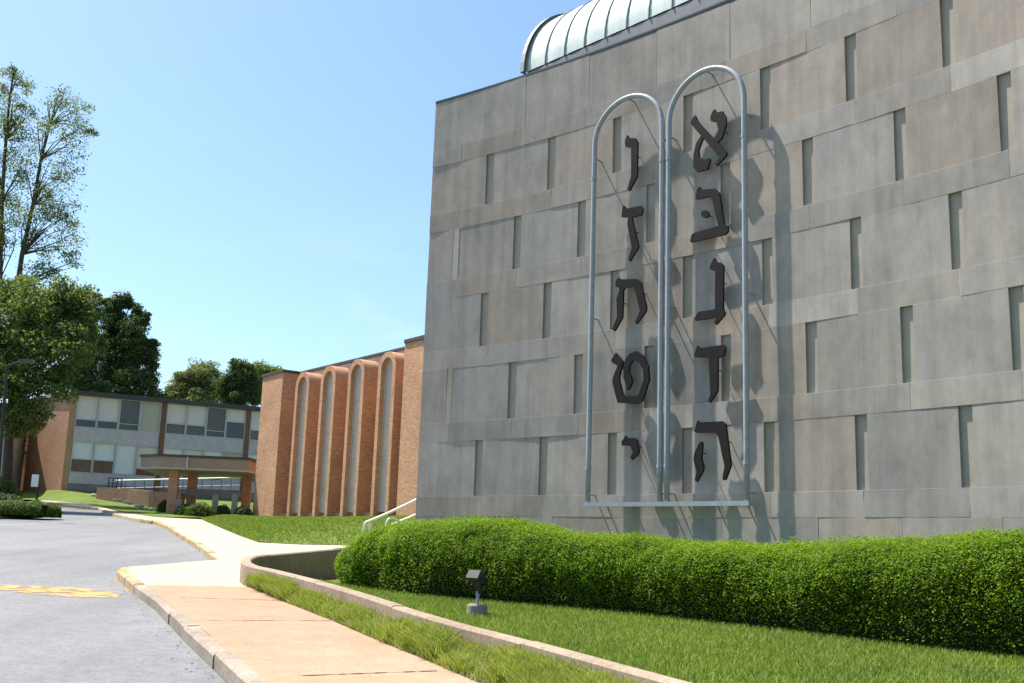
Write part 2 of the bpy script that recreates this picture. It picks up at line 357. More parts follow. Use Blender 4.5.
terrace = [tuple(p) for p in offset_line(wl, .08)] + [(70, -20), (70, 60), (4, 60), (0, 34)]

# ------------------------------------------------------------------ ground sheet
xs = np.unique(np.concatenate([np.linspace(-900, -60, 22), np.linspace(-60, -9, 35), np.arange(-9, 12, .3), np.linspace(12, 70, 30), np.linspace(70, 900, 22)]))
ys = np.unique(np.concatenate([np.linspace(-300, -20, 16), np.linspace(-20, 1, 18), np.arange(1, 33, .3), np.linspace(33, 56, 20), np.linspace(56, 86, 16), np.linspace(86, 140, 12), np.linspace(140, 1600, 25)]))
Xg, Yg = np.meshgrid(xs, ys); Zg = np.vectorize(prof)(Yg) - .07
ins = inpoly(Xg, Yg, terrace); Zg[ins] = np.where(Yg[ins] < 33, LA+LB*np.clip(Yg[ins], 0, 30)-.06, Zg[ins])
Vg = np.stack([Xg, Yg, Zg], -1).reshape(-1, 3); nxg = len(xs); ii = np.arange(len(ys)-1)[:, None]*nxg + np.arange(nxg-1)[None, :]
Q = np.stack([ii, ii+1, ii+1+nxg, ii+nxg], -1).reshape(-1, 4)
tag(np_mesh('ground', Vg, quads=Q, mats=M['field']), kind='structure')

# road: everything left of the kerb up to the far pavement
bay = [xy(G2(*p)) for p in ((218.4, 561), (193, 543.5), (166, 527), (151.5, 521.5), (140, 520.5), (128, 518.5), (98, 509), (59.4, 504.6), (20, 502.5))]
kout_b = kerb_out[::-1]
road_poly = kout_b + [(-6.9, 18.9)] + bay + [(-60, 66), (-60, -16)]
road_poly = [kerb_out[-1]] + kout_b[1:] + bay + [(-75, 67), (-75, -16)]
drape('road', road_poly, 0, M['asphalt'])
# pavement slabs
apron_near = [xy(S(*p)) for p in ((128, 566.8), (165, 564), (218.4, 559.5))]
far_edge_k = [xy(S(*p)) for p in ((193, 541.3), (166, 525), (151.5, 520))]
walk_top = [xy(S(*p)) for p in ((154.5, 517), (200.8, 519.3), (220, 527.6), (240, 536), (258.6, 542.4), (300, 544.6), (345, 545.4))]
kin = [xy(S(*p)) for p in ((145.6, 585), (178, 611.5), (208, 633), (232, 655.5), (262, 681))]
d4 = (Vector(kin[-1])-Vector(kin[-3])).normalized(); kin.append(tuple(Vector(kin[-1])+d4*26))
j0 = kin[0]; 
pale = [kin[0], xy(S(124.5, 571)), apron_near[0], apron_near[1], apron_near[2]] + far_edge_k + walk_top + [(0.5, 29.8), (0.5, 24.5)] + [tuple(p) for p in wl[0:1]] + [tuple(p) for p in wl[1:]][:0]
back = [tuple(p) for p in wl if p.y > 16.4]
# order: along the back wall from right to the nose, then down to the joint
pale = [kin[0], xy(S(124.5, 571)), *apron_near, *far_edge_k, *walk_top, (0.5, 29.8), (0.5, 25.2), *[b for b in back], walk_r[0]]
drape('pavement', pale, kz, M['walk'], thick=.2)
pink = [kin[0], walk_r[0], *walk_r[1:], *kin[1:][::-1]]
drape('footpath', pink, kz, M['walk_pink'], thick=.2)
# verge between footpath and wall
verge = [walk_r[0], *[tuple(p) for p in wl if p.y <= 16.4], *walk_r[1:][::-1]]
def nearest(P, q): return min(((q-(a+(c-a)*max(0, min(1, (q-a).dot(c-a)/max(1e-9, (c-a).length_squared))))).length for a, c in zip(P, P[1:])))
_wr = [Vector(p) for p in walk_r]; _wv = [p for p in wl if p.y <= 17]
def verge_z(x, y):
    q = Vector((x, y)); a, c = nearest(_wr, q), nearest(_wv, q); f = a/max(1e-6, a+c); return (prof(y)+kz-.012)*(1-f)+max(prof(y)+kz-.012, wz(y)-.15)*f
# far pavement strip
far_up = [(44.6, 500.2), (89, 504), (127.8, 512.9), (154.5, 517)]; far_lo = [(151.5, 520.6), (140, 519.4), (128, 517.2), (98, 507.8), (59.4, 503.6), (30, 501.6)]
def S2(px, py):
    p = S(px, py); return p if p.y < 56 else pix(px, py, 2.66-.075*56+kz, .075)
strip = [xy(S2(*p)) for p in far_up] + [xy(S2(*p)) for p in far_lo]
drape('far_pavement', strip, kz, M['walk'], thick=.2)

def wz(y): return WA+WB*y
# kerbs
def kerb(name, outer, m, wd=.17, h=kz+.006, left=True, joints=True, cuts=1.1):
    b = MB(); P = [Vector(p) for p in outer]; L = 0
    pts = []
    for a, c in zip(P, P[1:]):
        n = max(1, int((c-a).length/cuts))
        for k in range(n): pts.append(a.lerp(c, k/n))
    pts.append(P[-1]); inn = offset_line(pts, wd if left else -wd)
    for i in range(len(pts)-1):
        t = (pts[i+1]-pts[i]).normalized()*.003; dz = random.uniform(-.012, .012)
        a, c, ci, ai = pts[i]+t, pts[i+1]-t, inn[i+1]-t, inn[i]+t
        jit = random.uniform(-.009, .009); nrm = Vector((-t.y, t.x)).normalized()*jit; a = a+nrm; c = c+nrm
        q = [a, c, ci, ai] if left else [ai, ci, c, a]
        r = .025
        lo = [(p.x, p.y, prof(p.y)-.15) for p in q]; mid = [(p.x, p.y, prof(p.y)+h+dz-r) for p in q]
        cen = sum(q, Vector((0, 0)))/4
        top = []
        for p in q:
            u = (cen-p); nn = Vector((-t.y, t.x)).normalized(); u = nn*(1 if u.dot(nn) > 0 else -1)*r; top.append((p.x+u.x, p.y+u.y, prof(p.y)+h+dz))
        b.hexa(lo, mid, 0, skip=('top',)); b.hexa(mid, top, 0, skip=('bottom',))
    return tag(b.build(name, m), kind='structure')
kl = [Vector(p) for p in kerb_out]
kerb('kerb', [xy(S(121, 567.3))]+kerb_out[:2], M['kerb_y'])
kerb('kerb', kerb_out[1:], M['kerb'])
kerb('kerb', [xy(S(151.5, 520.2)), *[xy(S(*p)) for p in ((166, 525.2), (193, 541.5), (218.4, 559.7))]], M['kerb_y'])
kerb('kerb', [xy(S2(*p)) for p in far_lo[::-1]], M['kerb_y'], cuts=2.5)
kerb('kerb', [xy(S(218.4, 559.7)), *[xy(S(*p)) for p in ((165, 564.2), (128, 567.0), (121, 567.3))]], M['kerb_y'], left=True)
# pavement joints: thin dark gaps, and dead leaves of grit along them
for a, c in (((146.5, 584.2), (256, 587.2)), ((176, 597.3), (281, 600.6)), ((205, 620.5), (331, 620.8)), ((297, 676), (437, 671))):
    A = S(*a); C_ = S(*c); b = MB(); t = (C_-A).normalized(); n = Vector((-t.y, t.x, 0))*.011; k = 24
    for i in range(k):
        p = A.lerp(C_, i/k); q = A.lerp(C_, (i+1)/k); w0 = random.uniform(.4, 1.5); 
        b.face([(p.x-n.x*w0, p.y-n.y*w0, prof(p.y)+kz+.004), (q.x-n.x*w0, q.y-n.y*w0, prof(q.y)+kz+.004), (q.x+n.x*w0, q.y+n.y*w0, prof(q.y)+kz+.004), (p.x+n.x*w0, p.y+n.y*w0, prof(p.y)+kz+.004)])
    tag(b.build('pavement_joint', M['soil']), kind='structure')
# speed hump with peeling yellow paint
yl = [xy(G(*p)) for p in ((-60, 583), (0, 585), (68, 587.5), (104, 590.5), (119, 596), (117, 598), (71, 597.5), (24, 593), (0, 591.5), (-60, 590))]
drape('road_marking', yl, .005, M['paint'])
yk = [xy(G(*p)) for p in ((116.5, 580), (121, 580.5), (131.5, 590.5), (128, 590.5))]
drape('road_marking', yk, .004, M['paint'])
# stray grit and a drain-like chip or two at the kerb foot
b = MB()
for k in range(160):
    i = random.randrange(len(kl)-2); p = kl[i].lerp(kl[i+1], random.random()); t = (kl[i+1]-kl[i]).normalized()
    q = p + Vector((t.y, -t.x))*(abs(random.gauss(0, .12))+.02); s_ = random.uniform(.002, .008); a = random.random()*3
    b.box((q.x, q.y, prof(q.y)+s_*.3), (s_*2, s_*1.3, s_), a)
tag(b.build('grit', M['grey_c']), kind='stuff')

# ------------------------------------------------------------------ retaining wall
rw = empty('retaining_wall', (-4.3, 17.4, prof(17.4)), 'low curved concrete retaining wall between footpath and terrace lawn', 'wall')
cum = [0]
for a, c in zip(wl, wl[1:]): cum.append(cum[-1]+(c-a).length)
def at_len(P, L_):
    i = min(max(1, int(np.searchsorted(cum, L_))), len(cum)-1); f = (L_-cum[i-1])/max(1e-9, cum[i]-cum[i-1]); return P[i-1].lerp(P[i], f)
L0_ = 0.0
while L0_ < cum[-1]-.3:
    L1_ = min(L0_+2.75, cum[-1]); ls = [L0_+.005]+[x for x in cum if L0_+.03 < x < L1_-.03]+[L1_-.005]; dz = random.uniform(-.008, .008); b = MB(); secs = []
    for x in ls:
        p, q = at_len(wl, x), at_len(wi, x); n_ = (q-p).normalized()*.02; z = wz(p.y)+dz; zl_ = min(prof(p.y), LZ(p.y))-.25
        secs.append([(p.x, p.y, zl_), (p.x, p.y, z-.02), (p.x+n_.x, p.y+n_.y, z), (q.x-n_.x, q.y-n_.y, z), (q.x, q.y, z-.02), (q.x, q.y, zl_)])
    for A_, B_ in zip(secs, secs[1:]):
        for k in range(5): b.face([A_[k], A_[k+1], B_[k+1], B_[k]])
    b.face(secs[0]); b.face(secs[-1][::-1]); ob = b.build('wall_section', M['wallc'], rw, weld=True)
    bm = bmesh.new(); bm.from_mesh(ob.data); bmesh.ops.recalc_face_normals(bm, faces=bm.faces[:]); bm.to_mesh(ob.data); bm.free(); L0_ = L1_

# ------------------------------------------------------------------ terrace lawn
lawn_poly = [tuple(p) for p in offset_line(wl, .15)] + [(60, -14), (60, 40), (3, 40), (1.5, 28)]
drape('lawn', lawn_poly, 0, M['lawn'], zf=lambda x, y: LZ(y), extra=(0.0, 30.0))

# ------------------------------------------------------------------ stone building: a gently curved wall
U = 1.7; D0, B0, PH0, KA = 11.3727274, .15930824, -.80604944, -.043513
_t = np.linspace(-2, 16, 3601); _th = PH0+KA*(_t-5); _dx = np.cos(_th); _dy = np.sin(_th); _st = _t[1]-_t[0]
_x = np.concatenate([[0], np.cumsum((_dx[1:]+_dx[:-1])/2)])*_st; _y = np.concatenate([[0], np.cumsum((_dy[1:]+_dy[:-1])/2)])*_st
_i0 = int(np.argmin(abs(_t-5))); _x += D0*math.sin(B0)-_x[_i0]; _y += D0*math.cos(B0)-_y[_i0]
def W(s, H, off=0.0):
    th = PH0+KA*(s-5); x = np.interp(s, _t, _x); y = np.interp(s, _t, _y)
    return Vector((x*U+off*math.sin(th), y*U-off*math.cos(th), EYE+H*U))
def onwall(px, py, off):
    d_ = ray(px, py); az = math.atan2(d_[0], d_[1]); X = _x*U+off*np.sin(_th); Y = _y*U-off*np.cos(_th); A = np.arctan2(X, Y); k = np.argsort(A)
    s = float(np.interp(az, A[k], _t[k])); r = float(np.interp(az, A[k], np.hypot(X, Y)[k])); return s, d_[2]/math.hypot(d_[0], d_[1])*r/U
LV = [.38, .618, 1.298, 1.537, 2.225, 2.465, 3.147, 3.389, 4.071, 4.314, 4.988, 5.22, 5.917]
S0, S1, HB, SW = 1.07, 13.0, -.56, .122
root = empty('stone_building', W(4, HB), 'tall curved grey limestone wall building with copper vault behind hedge', 'building')
stones = MB(); mort = MB(); recess = MB()
def tint(kind=None):
    k = random.random(); v = random.uniform(.90, 1.08)
    base = (.328, .294, .264) if k < .52 else ((.328, .278, .238) if k < .76 else ((.308, .284, .265) if k < .92 else (.358, .326, .298)))
    return tuple(x*v for x in base)
GAP = .0036
def cstone(s0, s1, h0, h1, col, o00=0, o10=0, o01=0, o11=0, back=-.06, seg=None):
    s0 += GAP*.6; s1 -= GAP*.6; h0 += GAP*.5; h1 -= GAP*.5; seg = seg or max(1, int((s1-s0)/.3)+1)
    for k in range(seg):
        u, v = k/seg, (k+1)/seg; a, c = s0+(s1-s0)*u, s0+(s1-s0)*v
        f = lambda q, top: (o01+(o11-o01)*q) if top else (o00+(o10-o00)*q)
        p = [W(a, h0, f(u, 0)), W(c, h0, f(v, 0)), W(c, h1, f(v, 1)), W(a, h1, f(u, 1))]; r = [W(a, h0, back), W(c, h0, back), W(c, h1, back), W(a, h1, back)]
        stones.face(p, 0, col); stones.face([p[3], p[2], r[2], r[3]], 0, col); stones.face([r[0], r[1], p[1], p[0]], 0, col)
        if k == 0: stones.face([r[0], p[0], p[3], r[3]], 0, col)
        if k == seg-1: stones.face([p[1], r[1], r[2], p[2]], 0, col)
def rowslots(row): return [k + (0 if row % 2 == 0 else .492) for k in range(1, 14)]
for row in range(5):
    h0, h1 = LV[1+2*row], LV[2+2*row]; sl_ = [s for s in rowslots(row) if s > 1.2]
    st = S0
    for n, s in enumerate(sl_ + [S1]):
        e = min(s, S1)
        if e - st > .05:
            w_ = e-st; rr = lambda a: -random.random()**2*a
            cstone(st, e, h0, h1, tint(), -.004+rr(.010), -.004+rr(.010), rr(.016), rr(.016))
        if s < S1-SW:
            if row % 2 and n == 0: cstone(s, s+SW*.8, h0, h1, tuple(x*1.25 for x in tint()) if row == 3 else tint(), -.004, -.004, -.004, -.004)
            st = s+SW if not (row % 2 and n == 0) else s+SW*.8
for bi in range(6):                                          # string courses
    h0, h1 = LV[2*bi], LV[2*bi+1]; js = [s+.07 for s in rowslots(bi if bi < 5 else 1) if S0+.2 < s+.07 < S1-.2]
    e = [S0]+js+[S1]
    for a, c in zip(e, e[1:]): cstone(a, c, h0, h1, tint(), *[random.uniform(-.004, .003) for _ in range(4)])
    for j in js: mort.face([W(j-GAP, h0, -.003), W(j+GAP, h0, -.003), W(j+GAP, h1, -.003), W(j-GAP, h1, -.003)])
e = [S0]+[k+.62 for k in range(2, 13)]+[S1]
for a, c in zip(e, e[1:]):
    cstone(a, c, LV[11], LV[12], tint(), *[random.uniform(-.012, .002) for _ in range(4)])
e = [S0, 2.1]; x_ = 2.1
while x_ < S1-1: x_ += random.choice((.22, .9, 1.2, .25, .85)); e.append(x_)
for a, c in zip(e, e[1:]+[S1]):
    if c-a > .05: cstone(a, c, HB, LV[0], tint(), *[random.uniform(-.006, .0) for _ in range(4)]); mort.face([W(c-GAP, HB, -.006), W(c+GAP, HB, -.006), W(c+GAP, LV[0], -.006), W(c-GAP, LV[0], -.006)])
N = 60
for k in range(N):
    a, c = S0+(S1-S0)*k/N, S0+(S1-S0)*(k+1)/N
    recess.face([W(a, HB, -.054), W(c, HB, -.054), W(c, LV[12], -.054), W(a, LV[12], -.054)])
    for h in LV[:-1]: mort.face([W(a, h-GAP*.5, -.003), W(c, h-GAP*.5, -.003), W(c, h+GAP*.5, -.003), W(a, h+GAP*.5, -.003)])
stones.build('stone_facade', M['stone'], root); mort.build('mortar_joints', M['mortar'], root); recess.build('recess_backing', M['slot'], root)
# the sides, back and roof
zb, zt = EYE+HB*U, EYE+LV[12]*U
cl, cr = W(S0, 0, -.06), W(S1, 0, -.06)
b = MB(); b.prism([(cl.x+.004, cl.y+.002), (cl.x+.9, cl.y+17), (cr.x+16, cr.y+17), (cr.x, cr.y), *[xy(W(S0+(S1-S0)*k/12, 0, -.062)) for k in range(11, 0, -1)]], zb, zt-.35); b.build('side_walls', M['slot'], root)
b = MB()
for k in range(N):
    a, c = S0+(S1-S0)*k/N, S0+(S1-S0)*(k+1)/N; z1 = LV[12]
    P0 = [W(a, z1+.001, .003), W(c, z1+.001, .003), W(c, z1+.001, -.4), W(a, z1+.001, -.4)]; P1 = [p+Vector((0, 0, .03)) for p in P0]; b.hexa(P0, P1)
    Q0 = [W(a, z1-.2, -.06), W(c, z1-.2, -.06), W(c, z1-.2, -.4), W(a, z1-.2, -.4)]; b.hexa(Q0, P0, skip=('top', 'bottom'))
b.build('coping', M['coping'], root)
# copper barrel vault on its curb
zv = zt+.5; A = pix(527, 72, zv); Bv = pix(690, 0, zv); ax = (Bv-A); L_ab = ax.length; ax.normalize(); nb = Vector((-ax.y, ax.x, 0))
if nb.y < 0: nb = -nb
RV, LVt = 1.95, L_ab+14; vault = MB(); seam = MB()
def V_(u, a, r=RV): return A + ax*u + nb*(RV - r*math.cos(a)) + Vector((0, 0, r*math.sin(a)))
na_, nu = 28, 24
stp = .60
nseam = int(LVt/stp)
for i in range(nseam):
    for k in range(na_):
        a0, a1 = math.pi*k/na_, math.pi*(k+1)/na_
        for j in range(3):
            u0, u1 = i*stp+j*stp/3, i*stp+(j+1)*stp/3; bul = [0, .012, .012, 0]; r0, r1 = RV+bul[j], RV+bul[j+1]
            vault.face([V_(u0, a0, r0), V_(u1, a0, r1), V_(u1, a1, r1), V_(u0, a1, r0)])
        for (r0, r1) in ((RV-.01, RV+.03),):
            u0, u1 = i*stp-.010, i*stp+.010
            seam.face([V_(u0, a0, r1), V_(u1, a0, r1), V_(u1, a1, r1), V_(u0, a1, r1)]); seam.face([V_(u0, a0, r0), V_(u0, a0, r1), V_(u0, a1, r1), V_(u0, a1, r0)]); seam.face([V_(u1, a0, r1), V_(u1, a0, r0), V_(u1, a1, r0), V_(u1, a1, r1)])
vo_ = vault.build('copper_vault', M['copper'], root, smooth=True, weld=True); 
so_ = seam.build('standing_seams', M['seam'], None)
so_.parent = vo_
b = MB()
for k in range(na_):
    a0, a1 = math.pi*k/na_, math.pi*(k+1)/na_
    ring = lambda u, a, r: V_(u, a, r)
    b.face([ring(-.14, a0, RV+.09), ring(-.02, a0, RV+.09), ring(-.02, a1, RV+.09), ring(-.14, a1, RV+.09)]); b.face([ring(-.14, a0, RV-.1), ring(-.14, a0, RV+.09), ring(-.14, a1, RV+.09), ring(-.14, a1, RV-.1)])
    b.face([ring(-.1, a0, RV-.1), V_(-.1, math.pi/2, 0), ring(-.1, a1, RV-.1)])
eo = b.build('vault_end_trim', M['trim'], None); eo.parent = vo_
b = MB(); c0, c1 = A+ax*-.1, A+ax*LVt; c2, c3 = c1+nb*2*RV, c0+nb*2*RV
b.prism([xy(c0), xy(c1), xy(c2), xy(c3)], zt-.34, zv-.03); b.build('vault_curb', rough_mat('lead_curb', (.17, .17, .185), (.23, .23, .245), 3, .6), root)

# ------------------------------------------------------------------ tablet frame and letters
OF = .205
fr = empty('tablet_frame', W(4.9, .51, OF), 'galvanised pipe outline of two round topped tablets on the curved stone wall', 'wall emblem')
def arch_pts(sa, sb, hb=.52, hs=4.66):
    P = [W(sa, hb, OF)] + [W(sa, hb+(hs-hb)*k/8, OF) for k in range(1, 9)]; c, r = (sa+sb)/2, (sb-sa)/2
    P += [W(c-r*math.cos(math.pi*k/28), hs+r*.955*math.sin(math.pi*k/28), OF) for k in range(1, 29)]
    return P + [W(sb, hs-(hs-hb)*k/8, OF) for k in range(1, 9)]
PR = .05
for sa, sb in ((3.828, 4.804), (4.898, 5.884)):
    b = MB(); b.tube(arch_pts(sa, sb), PR, 12); b.build('arch_tube', M['galv'], fr, smooth=True)
b = MB(); rl = [W(3.786+(5.926-3.786)*k/8, .508, OF) for k in range(9)]
for p, q in zip(rl, rl[1:]):
    n = Vector((-(q-p).y, (q-p).x, 0)).normalized(); hw, hh = .055, .04
    b.hexa([p-n*hw-Vector((0, 0, hh)), q-n*hw-Vector((0, 0, hh)), q+n*hw-Vector((0, 0, hh)), p+n*hw-Vector((0, 0, hh))], [p-n*hw+Vector((0, 0, hh)), q-n*hw+Vector((0, 0, hh)), q+n*hw+Vector((0, 0, hh)), p+n*hw+Vector((0, 0, hh))])
b.build('bottom_rail', M['galv'], fr)
for s in (3.828, 4.804, 4.898, 5.884):
    for h in (.62, 2.6, 4.5):
        b = MB(); b.tube([W(s, h, OF), W(s, h, -.004)], .016, 8); b.build('mounting_rod', M['galv'], fr)
    for h in (.9, 4.25):
        b = MB(); b.tube([W(s, h-.02, OF), W(s, h+.02, OF)], PR+.008, 12); b.build('pipe_coupling', M['galv'], fr)
for s, h in ((4.31, 5.11), (5.39, 5.12)):
    b = MB(); b.tube([W(s, h, OF), W(s, h, -.004)], .016, 8); b.build('mounting_rod', M['galv'], fr)
for s in np.linspace(4.0, 5.8, 6):
    b = MB(); b.tube([W(s, .508, OF), W(s, .508, -.004)], .02, 8); b.build('rail_bracket', M['galv'], fr)
z6 = (590, 130, 5.12); z7 = (590, 250, 5.12); z3 = (580, 340, 3.795); z1 = (580, 50, 4.016)
LET = {
 'vav': (z6, [[(190,25),(200,40),(232,42),(243,60),(240,235),(200,312),(190,305),(210,235),(210,90),(180,85),(178,55)]]),
 'zayin': (z6, [[(172,385),(185,402),(260,388),(270,400),(262,434),(215,447),(218,470),(247,590),(243,608),(203,672),(194,664),(213,604),(190,480),(195,447),(160,445),(165,395)]]),
 'het': (z7, [[(145,140),(155,150),(240,148),(258,165),(288,290),(285,315),(238,378),(230,370),(255,310),(248,280),(228,200),(222,188),(178,192),(170,205),(165,345),(125,415),(112,408),(138,340),(135,250),(150,205),(148,193),(130,188),(130,160)]]),
 'tet': (z3, [[(135,48),(118,75),(120,85),(142,98),(125,140),(122,160),(142,238),(212,242),(235,232),(262,150),(258,98),(238,58),(215,42),(188,50),(172,72),(162,108),(165,130),(172,165),(178,190),(185,188),(197,160),(195,145),(185,120),(188,95),(200,78),(222,82),(238,110),(240,150),(222,205),(212,212),(168,212),(160,200),(148,150),(150,130),(156,108),(163,82),(150,65)]]),
 'yod': (z3, [[(172,362),(182,372),(208,372),(215,380),(222,425),(218,435),(197,455),(190,447),(200,425),(190,402),(158,400),(157,385),(165,375)]]),
 'alef': (z1, [[(462,262),(470,280),(480,295),(588,410),(585,425),(548,465),(542,458),(560,430),(452,305),(443,295),(450,275)],
               [(540,238),(547,252),(570,245),(585,270),(585,300),(570,350),(552,372),(540,358),(555,320),(548,290),(525,285),(522,270),(532,245)],
               [(485,345),(492,356),(475,400),(478,430),(495,440),(520,435),(522,445),(510,478),(470,490),(455,470),(455,420),(465,375)]]),
 'bet': (z6, [[(560,290),(568,305),(640,300),(660,320),(685,480),(705,490),(705,520),(690,535),(515,575),(512,565),(520,535),(535,525),(655,490),(625,360),(615,340),(545,355),(538,350),(548,300)],
              [(587+20*math.cos(k*math.pi/6), 430-20*math.sin(k*math.pi/6)) for k in range(12)]]),
 'gimel': (z7, [[(635,40),(645,60),(670,65),(682,80),(680,300),(690,320),(685,335),(645,382),(635,375),(645,345),(640,345),(540,362),(535,355),(548,322),(560,315),(640,303),(640,110),(615,100),(613,85),(628,50)]]),
 'dalet': (z3, [[(445,20),(455,30),(545,18),(552,28),(545,60),(522,68),(522,190),(515,205),(492,238),(484,232),(495,205),(487,75),(490,65),(435,65),(433,55)]]),
 'he': (z3, [[(445,305),(458,312),(540,308),(552,320),(570,460),(572,475),(552,530),(542,532),(540,522),(548,480),(525,370),(515,352),(440,352),(433,345)],
             [(462,385),(464,400),(460,450),(468,480),(465,500),(443,538),(435,532),(442,500),(430,455),(433,430),(452,390)]])}
LBL = {'alef': 'dark bronze Hebrew letter alef, topmost in the right hand tablet', 'bet': 'dark bronze Hebrew letter bet with a dot inside it, below the alef',
 'gimel': 'dark bronze Hebrew letter gimel with a foot to the left, below the dotted bet', 'dalet': 'dark bronze Hebrew letter dalet with flat top bar, between gimel and he', 'he': 'dark bronze Hebrew letter he with a separate short leg, lowest in the right tablet',
 'vav': 'dark bronze Hebrew letter vav, a single hooked stroke topmost in left tablet', 'zayin': 'dark bronze Hebrew letter zayin with head across its stem, below the vav', 'het': 'dark bronze Hebrew letter het with two legs under one bar',
 'tet': 'dark bronze Hebrew letter tet curled like a bowl, above the small yod', 'yod': 'small dark bronze Hebrew letter yod, lowest in the left tablet'}
for nm, ((x0, y0, sc_), polys) in LET.items():
    allp = [onwall(x0+x/sc_, y0+y/sc_, .20) for P in polys for x, y in P]
    cs, chh = sum(p[0] for p in allp)/len(allp), sum(p[1] for p in allp)/len(allp); org = W(cs, chh, .155)
    ob = None; verts = []; faces = []
    bm = bmesh.new()
    for P in polys:
        sh = [onwall(x0+x/sc_, y0+y/sc_, .20) for x, y in P]; n = len(sh)
        fr_v = [bm.verts.new(W(s, h, .20)-org) for s, h in sh]; bk_v = [bm.verts.new(W(s, h, .155)-org) for s, h in sh]
        es = [bm.edges.new((fr_v[i], fr_v[(i+1) % n])) for i in range(n)]; bmesh.ops.triangle_fill(bm, edges=es, use_beauty=True)
        eb = [bm.edges.new((bk_v[i], bk_v[(i+1) % n])) for i in range(n)]; bmesh.ops.triangle_fill(bm, edges=eb, use_beauty=True)
        for i in range(n): bm.faces.new((fr_v[i], fr_v[(i+1) % n], bk_v[(i+1) % n], bk_v[i]))
    bmesh.ops.recalc_face_normals(bm, faces=bm.faces[:]); me = bpy.data.meshes.new('metal_letter'); bm.to_mesh(me); bm.free(); me.materials.append(M['bronze'])
    ob = bpy.data.objects.new('metal_letter', me); COL.objects.link(ob); ob.location = org; tag(ob, LBL[nm], 'letter', 'bronze Hebrew letters on the stone wall')
    for P in polys:
        sh = [onwall(x0+x/sc_, y0+y/sc_, .20) for x, y in P]
        if len(P) == 12 and nm == 'bet': ks = [(sum(p[0] for p in sh)/12, sum(p[1] for p in sh)/12)]
        else:
            from mathutils.geometry import tessellate_polygon
            tr_ = tessellate_polygon([[Vector((p[0], p[1], 0)) for p in sh]])
            area = lambda q: abs((sh[q[1]][0]-sh[q[0]][0])*(sh[q[2]][1]-sh[q[0]][1])-(sh[q[2]][0]-sh[q[0]][0])*(sh[q[1]][1]-sh[q[0]][1]))
            ks = [(sum(sh[i][0] for i in q)/3-.01, sum(sh[i][1] for i in q)/3) for q in sorted(tr_, key=area)[-2:]]
        for s, h in ks:
            b = MB(); b.tube([W(s, h, .154), W(s, h, -.004)], .009, 6); b.build('mounting_rod', M['bronze'], ob)
# small lamps tucked on the wall beside the letters
# ------------------------------------------------------------------ hedge
base_px = [(318, 582.5), (334.5, 584.5), (369, 590), (404, 594.5), (446, 599), (500, 603.5), (638, 616), (776, 631.5), (909, 649), (1017, 659)]
top_px = [(336, 560), (345, 547), (375, 537), (400, 529), (415, 524.5), (430, 520.5), (460, 516), (500, 516), (531, 520.5), (566, 528.5), (610, 534), (653, 536), (756, 538), (858, 536), (935, 534.5), (986, 530), (1024, 529.5)]
hb_ = [Vector((Lw(*p).x, Lw(*p).y)) for p in base_px]; hd = (hb_[-1]-hb_[-3]).normalized(); hb_.append(hb_[-1]+hd*9); hb_ = smooth_line(hb_, 2)
seg = [0]
for a, c in zip(hb_, hb_[1:]): seg.append(seg[-1]+(c-a).length)
seg = np.array(seg); HL = seg[-1]; hx = np.array([p.x for p in hb_]); hy = np.array([p.y for p in hb_]); HD = 2.0
tb = np.array([math.atan2(*ray(*p)[:2]) for p in top_px]); te = np.array([ray(*p)[2]/math.hypot(*ray(*p)[:2]) for p in top_px])
from mathutils import noise as mn
def hedge_pts(u, th):
    """u along, th 0..pi from front foot over the top to the back; arrays"""
    x = np.interp(u, seg, hx); y = np.interp(u, seg, hy); x2 = np.interp(u+.2, seg, hx); y2 = np.interp(u+.2, seg, hy); x1 = np.interp(u-.2, seg, hx); y1 = np.interp(u-.2, seg, hy)
    tx_, ty_ = x2-x1, y2-y1; l = np.hypot(tx_, ty_)+1e-9; nx_, ny_ = -ty_/l, tx_/l
    mx_, my_ = x+nx_*HD*.5, y+ny_*HD*.5; az = np.arctan2(mx_, my_); r = np.hypot(mx_, my_); zl = LA+LB*np.clip(y, 0, 30)
    H = np.maximum(.5, EYE + np.interp(az, tb, te)*r - zl - .05)
    ef = np.sqrt(np.clip(1-(1-np.clip(u/1.5, 0, 1))**2, .0, 1)); wv_ = .45+.55*ef; H = H*(.35+.65*ef)
    c, s = np.cos(th), np.sin(th); pc = np.sign(c)*np.abs(c)**.72; ps = np.abs(s)**.62
    dep = HD*.5*(1-pc*wv_); bul = .11*np.sin(np.clip(th, 0, np.pi/2)*2) - .05*np.clip(1-th/.5, 0, 1)
    P = np.stack([x+nx_*(dep-bul), y+ny_*(dep-bul), zl+H*ps], -1)
    lump = np.array([mn.noise(Vector((p[0]*1.1, p[1]*1.1, p[2]*1.3)))*.115 + mn.noise(Vector((p[0]*3.1, p[1]*3.1, p[2]*3.1+7)))*.045 + mn.noise(Vector((p[0]*9, p[1]*9, p[2]*9+3)))*.04 for p in P])
    cN = np.stack([-nx_*np.sign(c)*np.abs(c)**.9, -ny_*np.sign(c)*np.abs(c)**.9, s*.9+.05], -1); cN /= np.linalg.norm(cN, axis=1)[:, None]
    endn = np.clip(1-u/.9, 0, 1)[:, None]*np.stack([-tx_/l, -ty_/l, 0*l], -1); cN = cN+endn*1.2; cN /= np.linalg.norm(cN, axis=1)[:, None]
    return P + cN*lump[:, None], cN
hedge = empty('hedge', (*hb_[len(hb_)//2], LZ(hb_[len(hb_)//2].y)), 'long clipped rounded green hedge in front of the stone wall', 'hedge')
